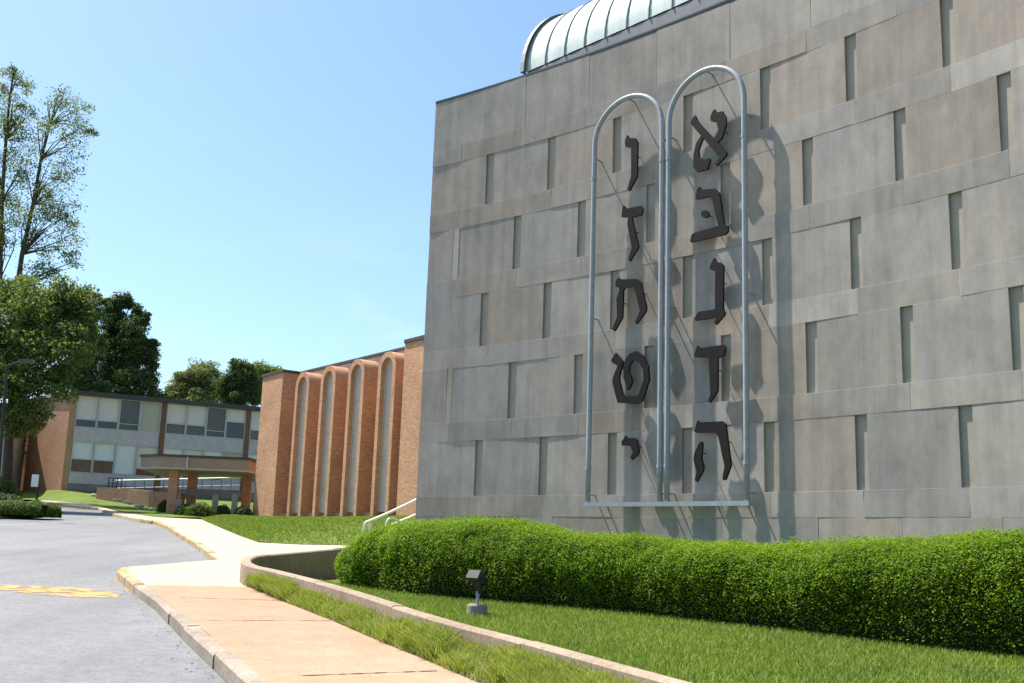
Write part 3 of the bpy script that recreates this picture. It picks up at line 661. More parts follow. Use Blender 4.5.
nu_, nth = 90, 16; uu, tt = np.meshgrid(np.linspace(.02, HL, nu_), np.linspace(0, math.pi, nth)); P, Nn = hedge_pts(uu.ravel(), tt.ravel()); P = P-Nn*.10; P[:, 2] = np.maximum(P[:, 2], .5)
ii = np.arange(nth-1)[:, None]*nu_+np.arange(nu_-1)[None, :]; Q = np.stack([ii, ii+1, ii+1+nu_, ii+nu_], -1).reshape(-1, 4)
np_mesh('shade_core', P, quads=Q, mats=M['hedge_core'], parent=hedge)  # solid hull, its dark colour paints the shade seen through leaf gaps
NL = 480000; u = rng.random(NL)*HL; u[:40000] = rng.uniform(0, 1.6, 40000); th = rng.uniform(0.0, 2.25, NL)
kp = rng.random(NL) < np.clip(.75+th*.7, 0, 1); u, th = u[kp], th[kp]; NL = len(u)
P, Nn = hedge_pts(u, th); P = P - Nn*(rng.random(NL)**1.6*.13)[:, None] + Nn*(rng.random(NL)**6*.06)[:, None]
V, Q = leaf_arrays(P, Nn*.40+np.array([0, 0, .75]), .029, .5, .5); np_mesh('foliage', V, quads=Q, mats=M['hedge'], parent=hedge)

# ------------------------------------------------------------------ grass
def blades(name, P, h, wd, lean, m, kind='stuff', parent=None):
    n = len(P); a = rng.uniform(0, 2*math.pi, n); hh = h*rng.uniform(.55, 1.3, n); ln = lean*hh*rng.uniform(.1, 1.3, n); b_ = rng.uniform(0, 2*math.pi, n)
    ww = wd*rng.uniform(.7, 1.3, n); dx, dy = np.cos(a)*ww*.5, np.sin(a)*ww*.5; lx, ly = np.cos(b_)*ln, np.sin(b_)*ln
    v0 = P+np.stack([-dx, -dy, 0*dx], 1); v1 = P+np.stack([dx, dy, 0*dx], 1); v2 = P+np.stack([dx*.7+lx*.4, dy*.7+ly*.4, hh*.6], 1); v3 = P+np.stack([-dx*.7+lx*.4, -dy*.7+ly*.4, hh*.6], 1); v4 = P+np.stack([lx, ly, hh*.97], 1)
    V = np.stack([v0, v1, v2, v3, v4], 1).reshape(-1, 3); i = np.arange(n)*5
    T = np.concatenate([np.stack([i, i+1, i+2], 1), np.stack([i, i+2, i+3], 1), np.stack([i+3, i+2, i+4], 1)]); o = np_mesh(name, V, tris=T, mats=m, parent=parent)
    if kind: o['kind'] = kind
    return o
# terrace lawn in front of the hedge
n = 420000; px_ = rng.uniform(-4.5, 7, n); py_ = rng.uniform(3.0, 21, n)
lawn_vis = [tuple(p) for p in offset_line(wl, .17) if p.y < 21.5] + [tuple(wl[-1]), (9, 2), (9, 6)] + [(p.x+.0, p.y+.3) for p in hb_[::-1] if p.x < 7]
k = inpoly(px_, py_, lawn_vis) & (rng.random(n) < np.clip(9.5/py_, .25, 1)); Pn = np.stack([px_[k], py_[k], LA+LB*py_[k]-.004], 1)
blades('lawn_grass', Pn, .06, .0075, .75, M['grass'])
# long grass along the wall foot
def ruled(name, A_, B_, m, na=30, nb_=16, bulge=0.0):
    def samp(P, n):
        P = [Vector(p) for p in P]; L = [0]
        for a, c in zip(P, P[1:]): L.append(L[-1]+(c-a).length)
        out = []
        for k in range(n):
            t = L[-1]*k/(n-1); i = min(max(1, int(np.searchsorted(L, t))), len(P)-1); f = (t-L[i-1])/max(1e-9, L[i]-L[i-1]); out.append(P[i-1].lerp(P[i], f))
        return out
    a, c = samp(A_, na), samp(B_, na); V = np.array([[tuple(p.lerp(q, j/(nb_-1))+Vector((0, 0, bulge*math.sin(math.pi*j/(nb_-1))))) for j in range(nb_)] for p, q in zip(a, c)]).reshape(-1, 3)
    ii = np.arange(na-1)[:, None]*nb_+np.arange(nb_-1)[None, :]; o = np_mesh(name, V, quads=np.stack([ii, ii+nb_, ii+1+nb_, ii+1], -1).reshape(-1, 4), mats=m); return tag(o, kind='structure'), V
# verge between the footpath and the retaining wall, with long grass
va = [Vector((*p, prof(p[1])+kz-.012)) for p in walk_r]; vb = [Vector((p.x, p.y, verge_z(p.x, p.y))) for p in wl if p.y <= 16.9]; vb = [Vector((vb[0].x, vb[0].y, va[0].z))]+vb[1:]
_, VV = ruled('verge', va, vb, M['soil'], 90, 8)
n = 75000; i = rng.integers(0, 89*8, n); i = i[i % 8 < 7]; i = i[VV[i, 1] > 1.5]; a, c = rng.random(len(i))[:, None], rng.random(len(i))[:, None]
n = 150000; i = rng.integers(0, 45*8, n); i = i[i % 8 < 7]; a, c = rng.random(len(i))[:, None], rng.random(len(i))[:, None]
Pn = VV[i]*(1-a)*(1-c)+VV[i+8]*a*(1-c)+VV[i+1]*(1-a)*c+VV[i+9]*a*c
cl_ = np.array([mn.noise(Vector((p[0]*1.5, p[1]*.8, 3)))+.5*mn.noise(Vector((p[0]*4, p[1]*3, 9))) for p in Pn]); edge = (i % 8 + c[:, 0])/7
keep = rng.random(len(Pn)) < np.clip(.8+1.4*cl_, .12, 1)*np.clip(edge*3.5, .1, 1); Pn, cl_ = Pn[keep], cl_[keep]; big = cl_ > .10
blades('verge_grass', Pn[~big]-np.array([0, 0, .012]), .075, .0075, 1.1, M['tuft']); blades('verge_grass', Pn[big]-np.array([0, 0, .012]), .135, .0085, 1.25, M['tuft'])
# sloping lawn up to the brick building, as a ruled sheet
FA, FD, FN = Vector((-10.7, 54.2)), Vector((.6, -.8)), Vector((-.8, -.6))      # brick facade: origin, along, outward
ZG, ZT = 2.62, 9.94
def FP(t, q): v = FA+FD*t+FN*q; return (v.x, v.y)
near = [Vector((*p, prof(p[1])+kz+.012)) for p in walk_top[1:]] + [Vector((-.5, 29.9, 1.57)), Vector((2.5, 30, 1.6))]
far = [Vector((*FP(t, 1.0), ZG-.01)) for t in (-2.4, 0)]+[Vector((*FP(t, .3), ZG+.012*t)) for t in (0.5, 3, 6, 9, 12, 15, 18)]
_, LV2 = ruled('lawn', near, far, M['lawn'], 34, 18, .18)
i = rng.integers(0, len(LV2)-20, 90000); j_ = (i//18 < 33) & (i % 18 < 17); i = i[j_]; a, c = rng.random(len(i))[:, None], rng.random(len(i))[:, None]
Pn = LV2[i]*(1-a)*(1-c)+LV2[i+18]*a*(1-c)+LV2[i+1]*(1-a)*c+LV2[i+19]*a*c
blades('lawn_grass', Pn-np.array([0, 0, .01]), .075, .022, .8, M['grass'])

# ------------------------------------------------------------------ floodlight on the lawn
fl = Lw(477, 616); fo = empty('floodlight', fl, 'small grey spotlight on a round concrete puck in the lawn before the hedge', 'floodlight')
b = MB(); 
rings = [(.0, .128), (.02, .132), (.125, .126), (.145, .11)]
for (z0, r0), (z1, r1) in zip(rings, rings[1:]):
    for k in range(20):
        a0, a1 = 2*math.pi*k/20, 2*math.pi*(k+1)/20; b.face([fl+Vector((r0*math.cos(a0), r0*math.sin(a0), z0)), fl+Vector((r0*math.cos(a1), r0*math.sin(a1), z0)), fl+Vector((r1*math.cos(a1), r1*math.sin(a1), z1)), fl+Vector((r1*math.cos(a0), r1*math.sin(a0), z1))])
b.face([fl+Vector((.11*math.cos(2*math.pi*k/20), .11*math.sin(2*math.pi*k/20), .145)) for k in range(20)]); b.build('concrete_base', M['grey_c'], fo)
b = MB(); b.tube([fl+Vector((0, 0, .12)), fl+Vector((0, 0, .27))], .02, 10); b.tube([fl+Vector((0, 0, .25)), fl+Vector((0, 0, .30))], .03, 10); b.build('stem', M['galv'], fo)
def tilt_box(b, c, size, rz, tilt):
    m_ = Matrix.Rotation(rz, 3, 'Z') @ Matrix.Rotation(tilt, 3, 'X'); a, d_, h = [x/2 for x in size]
    P = [c+m_@Vector(p) for p in ((-a, -d_, -h), (a, -d_, -h), (a, d_, -h), (-a, d_, -h), (-a, -d_, h), (a, -d_, h), (a, d_, h), (-a, d_, h))]; b.hexa(P[:4], P[4:])
rz_ = R(-35); hc = fl+Vector((-.03, .0, .475))
b = MB(); tilt_box(b, hc, (.185, .15, .115), rz_, R(-32)); b.build('lamp_housing', mat('dark_grey_enamel', (.022, .023, .026), .6), fo)
b = MB(); m_ = Matrix.Rotation(rz_, 3, 'Z') @ Matrix.Rotation(R(-32), 3, 'X'); tilt_box(b, hc+m_@Vector((0, .09, .0)), (.20, .02, .135), rz_, R(-32)); b.build('lamp_bezel', M['black'], fo)
b = MB(); tilt_box(b, hc+m_@Vector((0, .103, 0)), (.16, .006, .10), rz_, R(-32)); b.build('lamp_glass', M['glass'], fo)
b = MB()
for q in (-.10, .10): b.tube([fl+Vector((0, 0, .29)), hc+m_@Vector((q, 0, -.10)), hc+m_@Vector((q, 0, .0))], .014, 6)
tilt_box(b, fl+Vector((.01, 0, .345)), (.075, .06, .15), rz_, 0); b.build('yoke', M['black'], fo)

# ------------------------------------------------------------------ brick building with arched hoods
root = empty('brick_building', (*FP(5, 0), ZG), 'orange brick building with four tall arched window hoods', 'building')
b = MB(); b.slab(FA, FD, FN, -2.4, 0, ZG-.6, ZT, -9, .9); b.build('corner_tower', M['brick'], root)
b = MB(); b.slab(FA, FD, FN, .003, 11.6, ZG-.6, ZT-.02, -9, 0); b.build('front_wall', M['brick'], root)
b = MB(); b.slab(FA, FD, FN, 11.603, 26, ZG-.6, ZT-.06, -9, .9); b.build('near_tower', M['brick'], root)
b = MB(); b.slab(FA, FD, FN, -2.47, .06, ZT+.002, ZT+.14, -9.05, .96); b.slab(FA, FD, FN, .064, 11.596, ZT-.018, ZT+.1, -9.05, .10); b.slab(FA, FD, FN, 11.601, 26, ZT-.058, ZT+.09, -9.05, .96); b.build('roof_coping', M['roofedge'], root)
b = MB(); b.slab(FA, FD, FN, -5.9, -2.403, ZG-.6, ZT-1.7, -8, -3.2); b.build('entrance_wing', M['brick'], root)
b = MB(); b.slab(FA, FD, FN, .004, 11.598, ZG-.3, ZG+.32, .003, .55); b.build('plinth', M['brick2'], root)
b = MB(); b.slab(FA, FD, FN, .004, 11.596, ZT-.62, ZT-.03, .002, .03); b.build('fascia_band', M['tan'], root)
def FV(t, z, q): v = FA+FD*t+FN*q; return Vector((v.x, v.y, z))
rev = 0
for n in range(4):
    t0 = 1.48+2.66*n; Wd, th_, dep = 1.45, .25, .88; c = t0+Wd/2; zs = 9.72-Wd/2
    def path(r, q):
        P = [FV(c-r, ZG-.2, q)] + [FV(c-r*math.cos(math.pi*k/20), zs+r*math.sin(math.pi*k/20), q) for k in range(21)] + [FV(c+r, ZG-.2, q)]; return P
    o0, o1, i0, i1 = path(Wd/2, dep), path(Wd/2, .004), path(Wd/2-th_, dep), path(Wd/2-th_, .004)
    b = MB()
    for k in range(len(o0)-1):
        b.face([o0[k], o0[k+1], i0[k+1], i0[k]]); b.face([o1[k], o1[k+1], o0[k+1], o0[k]]); b.face([i0[k], i0[k+1], i1[k+1], i1[k]])
    hood = b.build('arch_hood', M['brick'], root)
    bm = bmesh.new(); bm.from_mesh(hood.data); bmesh.ops.recalc_face_normals(bm, faces=bm.faces[:]); bm.to_mesh(hood.data); bm.free()
    r = Wd/2-th_-.002; q = .63
    P = [FV(c-r, ZG+.33, q)] + [FV(c-r*math.cos(math.pi*k/20), zs+r*math.sin(math.pi*k/20), q) for k in range(21)] + [FV(c+r, ZG+.33, q)]
    wn = MB(); wn.face(P); wo = wn.build('arched_window', M['frost'])
    wo.parent = hood
    fm = MB()
    for a_, c_ in zip(P, P[1:]): fm.tube([a_+Vector((FN.x, FN.y, 0))*.02, c_+Vector((FN.x, FN.y, 0))*.02], .018, 4)
    for z in np.arange(ZG+1.4, zs, 1.3): fm.tube([FV(c-r, z, q+.02), FV(c+r, z, q+.02)], .02, 4)
    fo_ = fm.build('window_frame', M['alu']); fo_.parent = hood

# ------------------------------------------------------------------ entrance canopy
zc0, zc1 = 5.08, 5.75
root = empty('entrance_canopy', (-16.5, 56.5, 2.67), 'flat tan entrance canopy on brick pillars beside the brick tower', 'canopy')
plan = [(-17.8, 55.4), (-13.35, 55.9), (-13.0, 61), (-19.6, 61.5), (-19.0, 56.3)]
b = MB(); b.prism(plan, zc0, zc1-.09); b.build('fascia', M['fascia'], root)
b = MB(); cq = [(-16.2+(x+16.2)*1.008, 58.4+(y-58.4)*1.012) for x, y in plan]; b.prism(cq, zc0-.05, zc0+.05); b.build('soffit_trim', M['tan'], root)
cx_, cy_ = np.mean([p[0] for p in plan]), np.mean([p[1] for p in plan])
b = MB(); b.prism([(cx_+(x-cx_)*1.03, cy_+(y-cy_)*1.03) for x, y in plan], zc1-.088, zc1+.03); b.build('roof_edge', M['roofedge'], root)
for x, y, zb_ in ((pixd(170.6, 517, 56.2).x, 56.2, 2.5), (pixd(191, 500, 58.6).x, 58.6, 2.5), (pixd(246, 500, 59.5).x, 59.5, 2.5)):
    b = MB(); b.box((x, y, (zb_+zc0-.052)/2), (.46, .46, zc0-.052-zb_), R(8)); b.build('brick_pillar', M['brick'], root)
b = MB(); p0 = (pixd(187, 460, 55.35)); b.box((p0.x, 55.44, (zc0+zc1)/2-.05), (.07, .08, .6), R(6)); b.build('downpipe_joint', M['alu'], root)

# grey posts and rail of the low barrier under the canopy
root = empty('concrete_barrier', (-15.5, 54.9, 2.6), 'low grey concrete barrier with three posts under the entrance canopy', 'barrier')
for px_c, Yc in ((178, 55.3), (214, 55.3), (233.5, 55.3)):
    p = pixd(px_c, 517, Yc); t_ = pixd(px_c, 499 if px_c < 200 else 494, Yc); b = MB(); b.box((p.x, Yc, (2.4+t_.z)/2), (.27, .25, t_.z-2.4), .1); b.build('post', M['grey_c'], root)
pa, pb = pixd(186, 492, 57.5), pixd(240, 494, 57.5); b = MB(); b.box(((pa.x+pb.x)/2, 57.5, pa.z), ((pb.x-pa.x), .22, .35), 0); b.build('top_rail', M['grey_c'], root)

# ------------------------------------------------------------------ classroom building
CA = Vector((-30.2, 74)); CDv = Vector((10.9, 5.7)).normalized(); CN = Vector((CDv.y, -CDv.x)); CZ, CT = 4.4, 11.35
root = empty('classroom_building', (*(CA+CDv*6), CZ), 'two storey brick and panel classroom building with rows of blinds', 'building')
E1 = CA+Vector((-.72, .69))*6.2; CL = 26
def CP(u_, q): v = CA+CDv*u_+CN*q; return (v.x, v.y)
b = MB(); b.prism([CP(0, 0), CP(.4, 0), CP(.4, -9), xy(E1+CDv*2), xy(E1)], CZ-.8, CT-.3); b.build('end_wall', M['brick2'], root)
b = MB(); b.prism([CP(.403, -.3), CP(CL, -.3), CP(CL, -9), CP(.403, -9)], CZ-.8, CT-.3); b.build('inner_wall', M['panel'], root)
b = MB(); b.prism([CP(-.03, .25), CP(CL, .25), CP(CL, -9.2), xy(E1+CDv*2-CN*1), xy(E1-CDv*.04)], CT-.297, CT); b.build('roof', M['roofedge'], root)
b = MB(); ew = E1-CDv*.06; e0 = CA-CDv*.05+CN*.2; b.prism([xy(e0), xy(ew), xy(ew-CDv*.05), xy(e0-CDv*.05)], CT-.28, CT-.02); b.build('gutter', M['alu'], root)
uu_ = .41; wins = []
for bay_ in range(4):
    for k in range(4): wins.append((uu_, uu_+1.42, bay_*4+k)); uu_ += 1.42
    b = MB(); b.prism([CP(uu_+.003, -.298), CP(uu_+.357, -.298), CP(uu_+.357, .06), CP(uu_+.003, .06)], CZ-.5, CT-.3); b.build('brick_pier', M['brick3'], root); uu_ += .36
zu0, zu1, zl0, zl1 = 8.85, 11.05, 5.75, 7.9
for z0, z1 in ((CZ+.62, zl0), (zl1, zu0)):
    for bay_ in range(4):
        ws = wins[bay_*4:bay_*4+4]; b = MB(); b.prism([CP(ws[0][0]+.005, -.297), CP(ws[3][1]-.003, -.297), CP(ws[3][1]-.003, -.02), CP(ws[0][0]+.005, -.02)], z0+.003, z1-.003); sp_ = b.build('spandrel_panel', M['panel'], root)
        for q in ws[1:]:
            mu = MB(); mu.prism([CP(q[0]-.03, -.019), CP(q[0]+.03, -.019), CP(q[0]+.03, .0), CP(q[0]-.03, .0)], z0+.004, z1-.004); mo = mu.build('mullion', M['alu']); mo.parent = sp_
b = MB(); b.prism([CP(.41, -.297), CP(CL-.01, -.297), CP(CL-.01, -.01), CP(.41, -.01)], CZ-.7, CZ+.617); b.build('base_wall', M['grey_c'], root)
def cwin(u0, u1, z0, z1, kind):
    f = MB()
    for a_, c_ in ((u0+.01, u0+.07), (u1-.07, u1-.01)): f.prism([CP(a_, -.29), CP(c_, -.29), CP(c_, .01), CP(a_, .01)], z0+.002, z1-.002)
    zsill = z0+(z1-z0)*{'blind': .24, 'dark': .2, 'full': .03, 'half': .42, 'low': .33, 'glass': .55}[kind]
    for za, zc in ((z0+.004, z0+.06), (z1-.06, z1-.004), (zsill, zsill+.05)): f.prism([CP(u0+.072, -.288), CP(u1-.072, -.288), CP(u1-.072, 0), CP(u0+.072, 0)], za, zc)
    fo2 = f.build('window', M['alu'], root)
    top = {'blind': M['blind'], 'dark': M['glass_b'], 'full': M['cream'], 'half': M['white'], 'low': M['blind'], 'glass': M['blind']}[kind]
    lo_ = {'blind': M['glass'], 'dark': M['glass'], 'full': M['cream'], 'half': M['glass_b'], 'low': M['glass_b'], 'glass': M['glass']}[kind]
    for (za, zc, mm, nm) in ((z0+.055, zsill+.02, lo_, 'pane'), (zsill+.03, z1-.055, top, 'pane' if kind == 'dark' else 'blind')):
        p = MB(); p.prism([CP(u0+.07, -.2), CP(u1-.07, -.2), CP(u1-.07, -.12), CP(u0+.07, -.12)], za, zc); o = p.build(nm, mm); o.parent = fo2
up = ['blind', 'blind', 'dark', 'full', 'low', 'low', 'dark', 'glass']+['low', 'blind', 'full', 'blind']*2; lw = ['half', 'half', 'full', 'blind', 'half', 'blind', 'half', 'full']+['half', 'blind']*4
for (u0, u1, k) in wins[:12]: cwin(u0, u1, zu0, zu1, up[k]); cwin(u0, u1, zl0, zl1, lw[k] if lw[k] != 'full' or k != 2 else 'full')
for ob in [o for o in root.children if o.name.startswith('window')][5:6]:
    for c_ in ob.children: c_.data.materials[0] = M['white']

# recessed stair block and pale neighbour at far left
root = empty('stair_block', (-35, 79, 4.4), 'glazed brick stair block with a balcony rail at the far left', 'building')
xa, xb = pixd(8, 480, 79).x, pixd(46, 480, 79).x
b = MB(); b.prism([(xa, 79.5), (xb, 79.5), (xb, 86), (xa, 86)], 3.4, 10.6); b.build('wall', M['brick2'], root)
b = MB(); b.prism([(pixd(29, 480, 79).x, 79.2), (pixd(41, 480, 79).x, 79.2), (pixd(41, 480, 79).x, 79.48), (pixd(29, 480, 79).x, 79.48)], 4.6, 10.4); b.build('glazing', M['glass'], root)
b = MB(); b.prism([(xa, 78.2), (xb-.3, 78.2), (xb-.3, 79.15), (xa, 79.15)], 7.2, 7.4); b.build('balcony_slab', M['grey_c'], root)
b = MB()
for z in (7.75, 8.1, 8.4): b.tube([(xa, 78.25, z), (xb-.3, 78.25, z)], .03, 5)
for x in np.linspace(xa, xb-.3, 9): b.tube([(x, 78.25, 7.4), (x, 78.25, 8.4)], .025, 5)
b.build('balcony_rail', M['black'], root)
b = MB(); b.prism([(xa-.2, 78.0), (xb-.02, 78.0), (xb-.02, 86.2), (xa-.2, 86.2)], 10.602, 10.9); b.build('roof', M['roofedge'], root)
root = empty('pale_building', (-40, 72, 3.8), 'plain pale rendered wall of a building at the left edge', 'building')
x1_ = pixd(8.5, 440, 73).x; b = MB(); b.prism([(x1_, 73), (x1_-10, 70), (x1_-12, 78), (x1_-1.5, 79)], 3, 9.9); b.build('wall', M['tan'], root)
b = MB(); b.prism([(x1_+.25, 72.8), (x1_-10, 69.7), (x1_-12.3, 78), (x1_-1.3, 79.2)], 9.902, 10.15); b.build('roof', M['roofedge'], root)

# sloping lawn before the classroom building
near = [Vector((*p, prof(p[1])+kz+.01)) for p in (xy(S2(20, 499.5)), xy(S2(44.6, 500.2)), xy(S2(89, 504)), xy(S2(127.8, 512.9)), xy(S2(154.5, 517)))]+[Vector((-13.6, 57.8, 2.75))]
far = [Vector((-44, 77, 4.45)), Vector((-33, 76.5, 4.5))]+[Vector((*CP(u_, .3), CZ+.13)) for u_ in (0, 6, 12, 18)]
ruled('lawn', near, far, M['lawn'], 26, 10, -.22)
# low brick garden wall with rail, ramp handrail
root = empty('garden_wall', (-22, 66, 3.2), 'low brick garden wall on the bank before the classroom building', 'wall')
pts_w = [(97, 487, 69), (128, 488.5, 66), (150, 491, 63.5), (181, 493, 61.5)]
b = MB(); T_ = [pixd(*p) for p in pts_w]
for p, q in zip(T_, T_[1:]):
    n_ = Vector((-(q-p).y, (q-p).x, 0)).normalized()*.3; zb_ = 2.2
    b.hexa([Vector((p.x, p.y, zb_)), Vector((q.x, q.y, zb_)), Vector((q.x, q.y, zb_))+n_, Vector((p.x, p.y, zb_))+n_], [p, q, q+n_, p+n_])
b.build('brick_wall', brick_mat('dull_brick', (.22, .125, .085), (.17, .09, .06), (.22, .17, .13)), root)
root = empty('ramp_handrail', (-20, 68, 4.5), 'long pale handrail along the ramp below the classroom windows', 'handrail')
b = MB(); a_, c_ = pixd(116, 480.5, 70.5), pixd(241, 477.5, 70.5); b.tube([a_, c_], .045, 6); b.build('top_rail', M['white'], root)
b = MB(); b.tube([a_-Vector((0, 0, .5)), c_-Vector((0, 0, .5))], .03, 6)
for k in range(14): p = a_.lerp(c_, k/13); b.tube([p, p-Vector((0, 0, 1.3))], .018, 6)
b.build('balusters', M['black'], root)
root = empty('black_railing', (-25.6, 68.5, 4), 'short black metal railing on top of the low brick garden wall', 'railing')
b = MB(); a_, c_ = pixd(109, 477.5, 68.2), pixd(122, 478.5, 68.2)
for z in (0, .35): b.tube([a_-Vector((0, 0, z)), c_-Vector((0, 0, z))], .035, 5)
b.build('rails', M['black'], root); b = MB()
for k in range(4): p = a_.lerp(c_, k/3); b.tube([p, p-Vector((0, 0, .95))], .035, 5)
b.build('posts', M['black'], root)

# ------------------------------------------------------------------ white stair handrails by the stone corner
def handrail(pp, Y, label):
    P = [pixd(x, y, Y+dy) for x, y, dy in pp]; o = empty('handrail', P[0]-Vector((0, 0, .1)), label, 'handrail', 'white pipe handrails of the steps'); b = MB(); b.tube(smooth3(P), .042, 8); b.build('rail', M['white'], o, smooth=True)
    e = P[-1]; b = MB(); b.tube([e, Vector((e.x, e.y, 1.7))], .04, 8); b.build('leg', M['white'], o); return o, P
def smooth3(P):
    for _ in range(2):
        Q_ = [P[0]]
        for a, c in zip(P, P[1:]): Q_ += [a*.8+c*.2, a*.2+c*.8]
        P = Q_+[P[-1]]
    return P
o, P = handrail([(363.5, 539, 0), (364.3, 523, 0), (371, 520.5, 0), (392, 511.5, 1.2), (428, 494, 3)], 33, 'white pipe handrail rising nearest the lawn, with two legs')
b = MB(); p = pixd(370.5, 521, 33.1); b.tube([p, p-Vector((0, 0, .48))], .04, 8); b.build('leg', M['white'], o)
o, P = handrail([(385.5, 532, 0), (387.5, 519.5, 0), (393, 518, 0), (400, 522, .4), (404, 524, .6)], 34, 'short bent white handrail hoop between the two rising rails')
o, P = handrail([(391, 531, 0), (392, 524.5, 0), (397, 522.5, 0), (412, 516.5, 1), (428, 509, 2)], 34.8, 'white pipe handrail rising closest to the stone corner')
# ------------------------------------------------------------------ shrubs
def shrub(loc, rx, ry, rz_h, label, m, n=2600, size=.09, name='shrub', group=None, cat='shrub'):
    o = empty(name, loc, label, cat, group); L_ = np.array(loc)
    a = rng.normal(size=(n, 3)); a /= np.linalg.norm(a, axis=1)[:, None]; a[:, 2] = np.abs(a[:, 2])*1.0-.1; rr = 1-.25*rng.random(n)**2
    lump = np.array([1+.16*mn.noise(Vector((v[0]*2.2+loc[0], v[1]*2.2+loc[1], v[2]*2.2))) for v in a]); P = L_+a*np.array([rx, ry, rz_h])*(rr*lump)[:, None]; P[:, 2] = np.maximum(P[:, 2], loc[2]+.02)
    V, Q = leaf_arrays(P, a+np.array([0, 0, .3]), size, .5, .6); np_mesh('foliage', V, quads=Q, mats=m, parent=o)
    b = MB()
    for k in range(8):
        an = k*math.pi/4; b.tube([Vector(loc), Vector(loc)+Vector((math.cos(an)*rx*.55, math.sin(an)*ry*.55, rz_h*.6))], [.03, .012], 5)
    b.build('stems', M['bark'], o)
    # near-black quads inside, coloured as the shade between the leaves
    n2 = 500; a = rng.normal(size=(n2, 3)); a /= np.linalg.norm(a, axis=1)[:, None]; a[:, 2] = np.abs(a[:, 2]); P = L_+a*np.array([rx, ry, rz_h])*(.72*rng.random((n2, 1))**.4); V, Q = leaf_arrays(P, a, size*1.6, .7, .9); np_mesh('inner_shade_fill', V, quads=Q, mats=M['hedge_core'], parent=o)
    return o
def gpt(px, Y): p = pixd(px, 515, Y); return (p.x, Y, prof(Y)+.02)
shrub((pixd(185.5, 515, 54.9).x, 54.9, 2.66), .55, .5, .72, 'round clipped shrub against the first brick pillar', M['shrub'], group='clipped shrubs at the canopy')
shrub((pixd(199.5, 515, 54.6).x, 54.6, 2.66), .80, .6, .78, 'widest bright round shrub between the canopy posts', M['shrub'], group='clipped shrubs at the canopy')
shrub((pixd(222.5, 515, 55.6).x, 55.6, 2.68), .52, .5, .70, 'dark round shrub between the second and third grey post', M['leaf_dark'], group='clipped shrubs at the canopy')
shrub((pixd(243, 515, 55.2).x, 55.2, 2.68), .50, .5, .66, 'dark round shrub at the foot of the brick tower', M['leaf_dark'], group='clipped shrubs at the canopy')
shrub((pixd(163.5, 513, 58).x, 58, 2.85), .4, .4, .75, 'small shrub left of the first brick pillar', M['shrub'], group='clipped shrubs at the canopy')
# island in the drive
isl = [xy(G(*p)) for p in ((-40, 521), (0, 519.2), (40, 518), (58, 515.5), (61, 513), (55, 510.5), (30, 509.5), (-40, 509))]
drape('traffic_island', isl, .10, M['soil'], thick=.2)
def low_hedge(px0, px1, y0, dep, h, label, m, n, size=.08):
    x0 = pixd(px0, 515, y0).x; x1 = pixd(px1, 515, y0).x; z = prof(y0)+.1; o = empty('low_hedge', ((x0+x1)/2, y0, z), label, 'hedge')
    u = rng.random(n); th = rng.uniform(0, math.pi, n); e = np.minimum(1, np.minimum(u, 1-u)*(x1-x0)/.9); e = np.sqrt(np.clip(1-(1-e)**2, 0, 1))
    c, s = np.cos(th), np.sin(th); rr = 1-.2*rng.random(n)**2; lump = np.array([1+.13*mn.noise(Vector((a*9, b_*2, 3))) for a, b_ in zip(u*(x1-x0)/4, th)])
    P = np.stack([x0+(x1-x0)*u, y0-np.sign(c)*np.abs(c)**.7*dep*.5*e*rr, z+h*np.abs(s)**.6*(.4+.6*e)*rr*lump], 1); N_ = np.stack([0*c, -c, s+.2], 1)
    V, Q = leaf_arrays(P, N_, size, .55, .6); np_mesh('foliage', V, quads=Q, mats=m, parent=o)
    b = MB(); b.box(((x0+x1)/2, y0, z+h*.36), (x1-x0-.5, dep*.72, h*.72)); b.build('shade_core', M['hedge_core'], o); return o  # plain dark box inside, painted as the shade behind the leaves
low_hedge(-45, 59, 45.6, 2.2, .62, 'low dark clipped hedge on the traffic island', M['shrub'], 20000, .07)
shrub((pixd(4, 505, 49).x, 49, prof(49)+.1), 1.0, .8, .95, 'tall dark shrub at the left edge behind the low island hedge', M['leaf_dark'], 5000, .11)
shrub((pixd(20, 505, 48).x, 48, prof(48)+.1), .5, .45, .5, 'small dark spiky shrub behind the island hedge beside the sign', M['leaf_dark'], 1500, .1)
shrub((pixd(0, 505, 56).x, 56, prof(56)+.1), 1.1, 1.0, 1.75, 'bright green bush behind the tall dark island shrub', M['leaf'], 5000, .12)
# sign post
sp = pixd(35, 507, 46.9); z0 = prof(46.9)+.1; root = empty('sign_post', (sp.x, 46.9, z0), 'small white sign on a thin black post in the island hedge', 'sign')
st_, sb_ = pixd(36.3, 474, 46.9), pixd(36, 487.5, 46.9)
b = MB(); b.tube([(sp.x, 46.9, z0), (sp.x+.05, 46.9, sb_.z+.02)], .05, 8); b.build('post', M['black'], root)
b = MB(); b.box((st_.x, 46.88, (st_.z+sb_.z)/2), (.34, .05, st_.z-sb_.z), 0); b.build('sign_panel', M['black'], root)
b = MB(); b.box((st_.x, 46.85, (st_.z+sb_.z)/2), (.30, .02, st_.z-sb_.z-.05), 0); b.build('sign_face', M['white'], root)
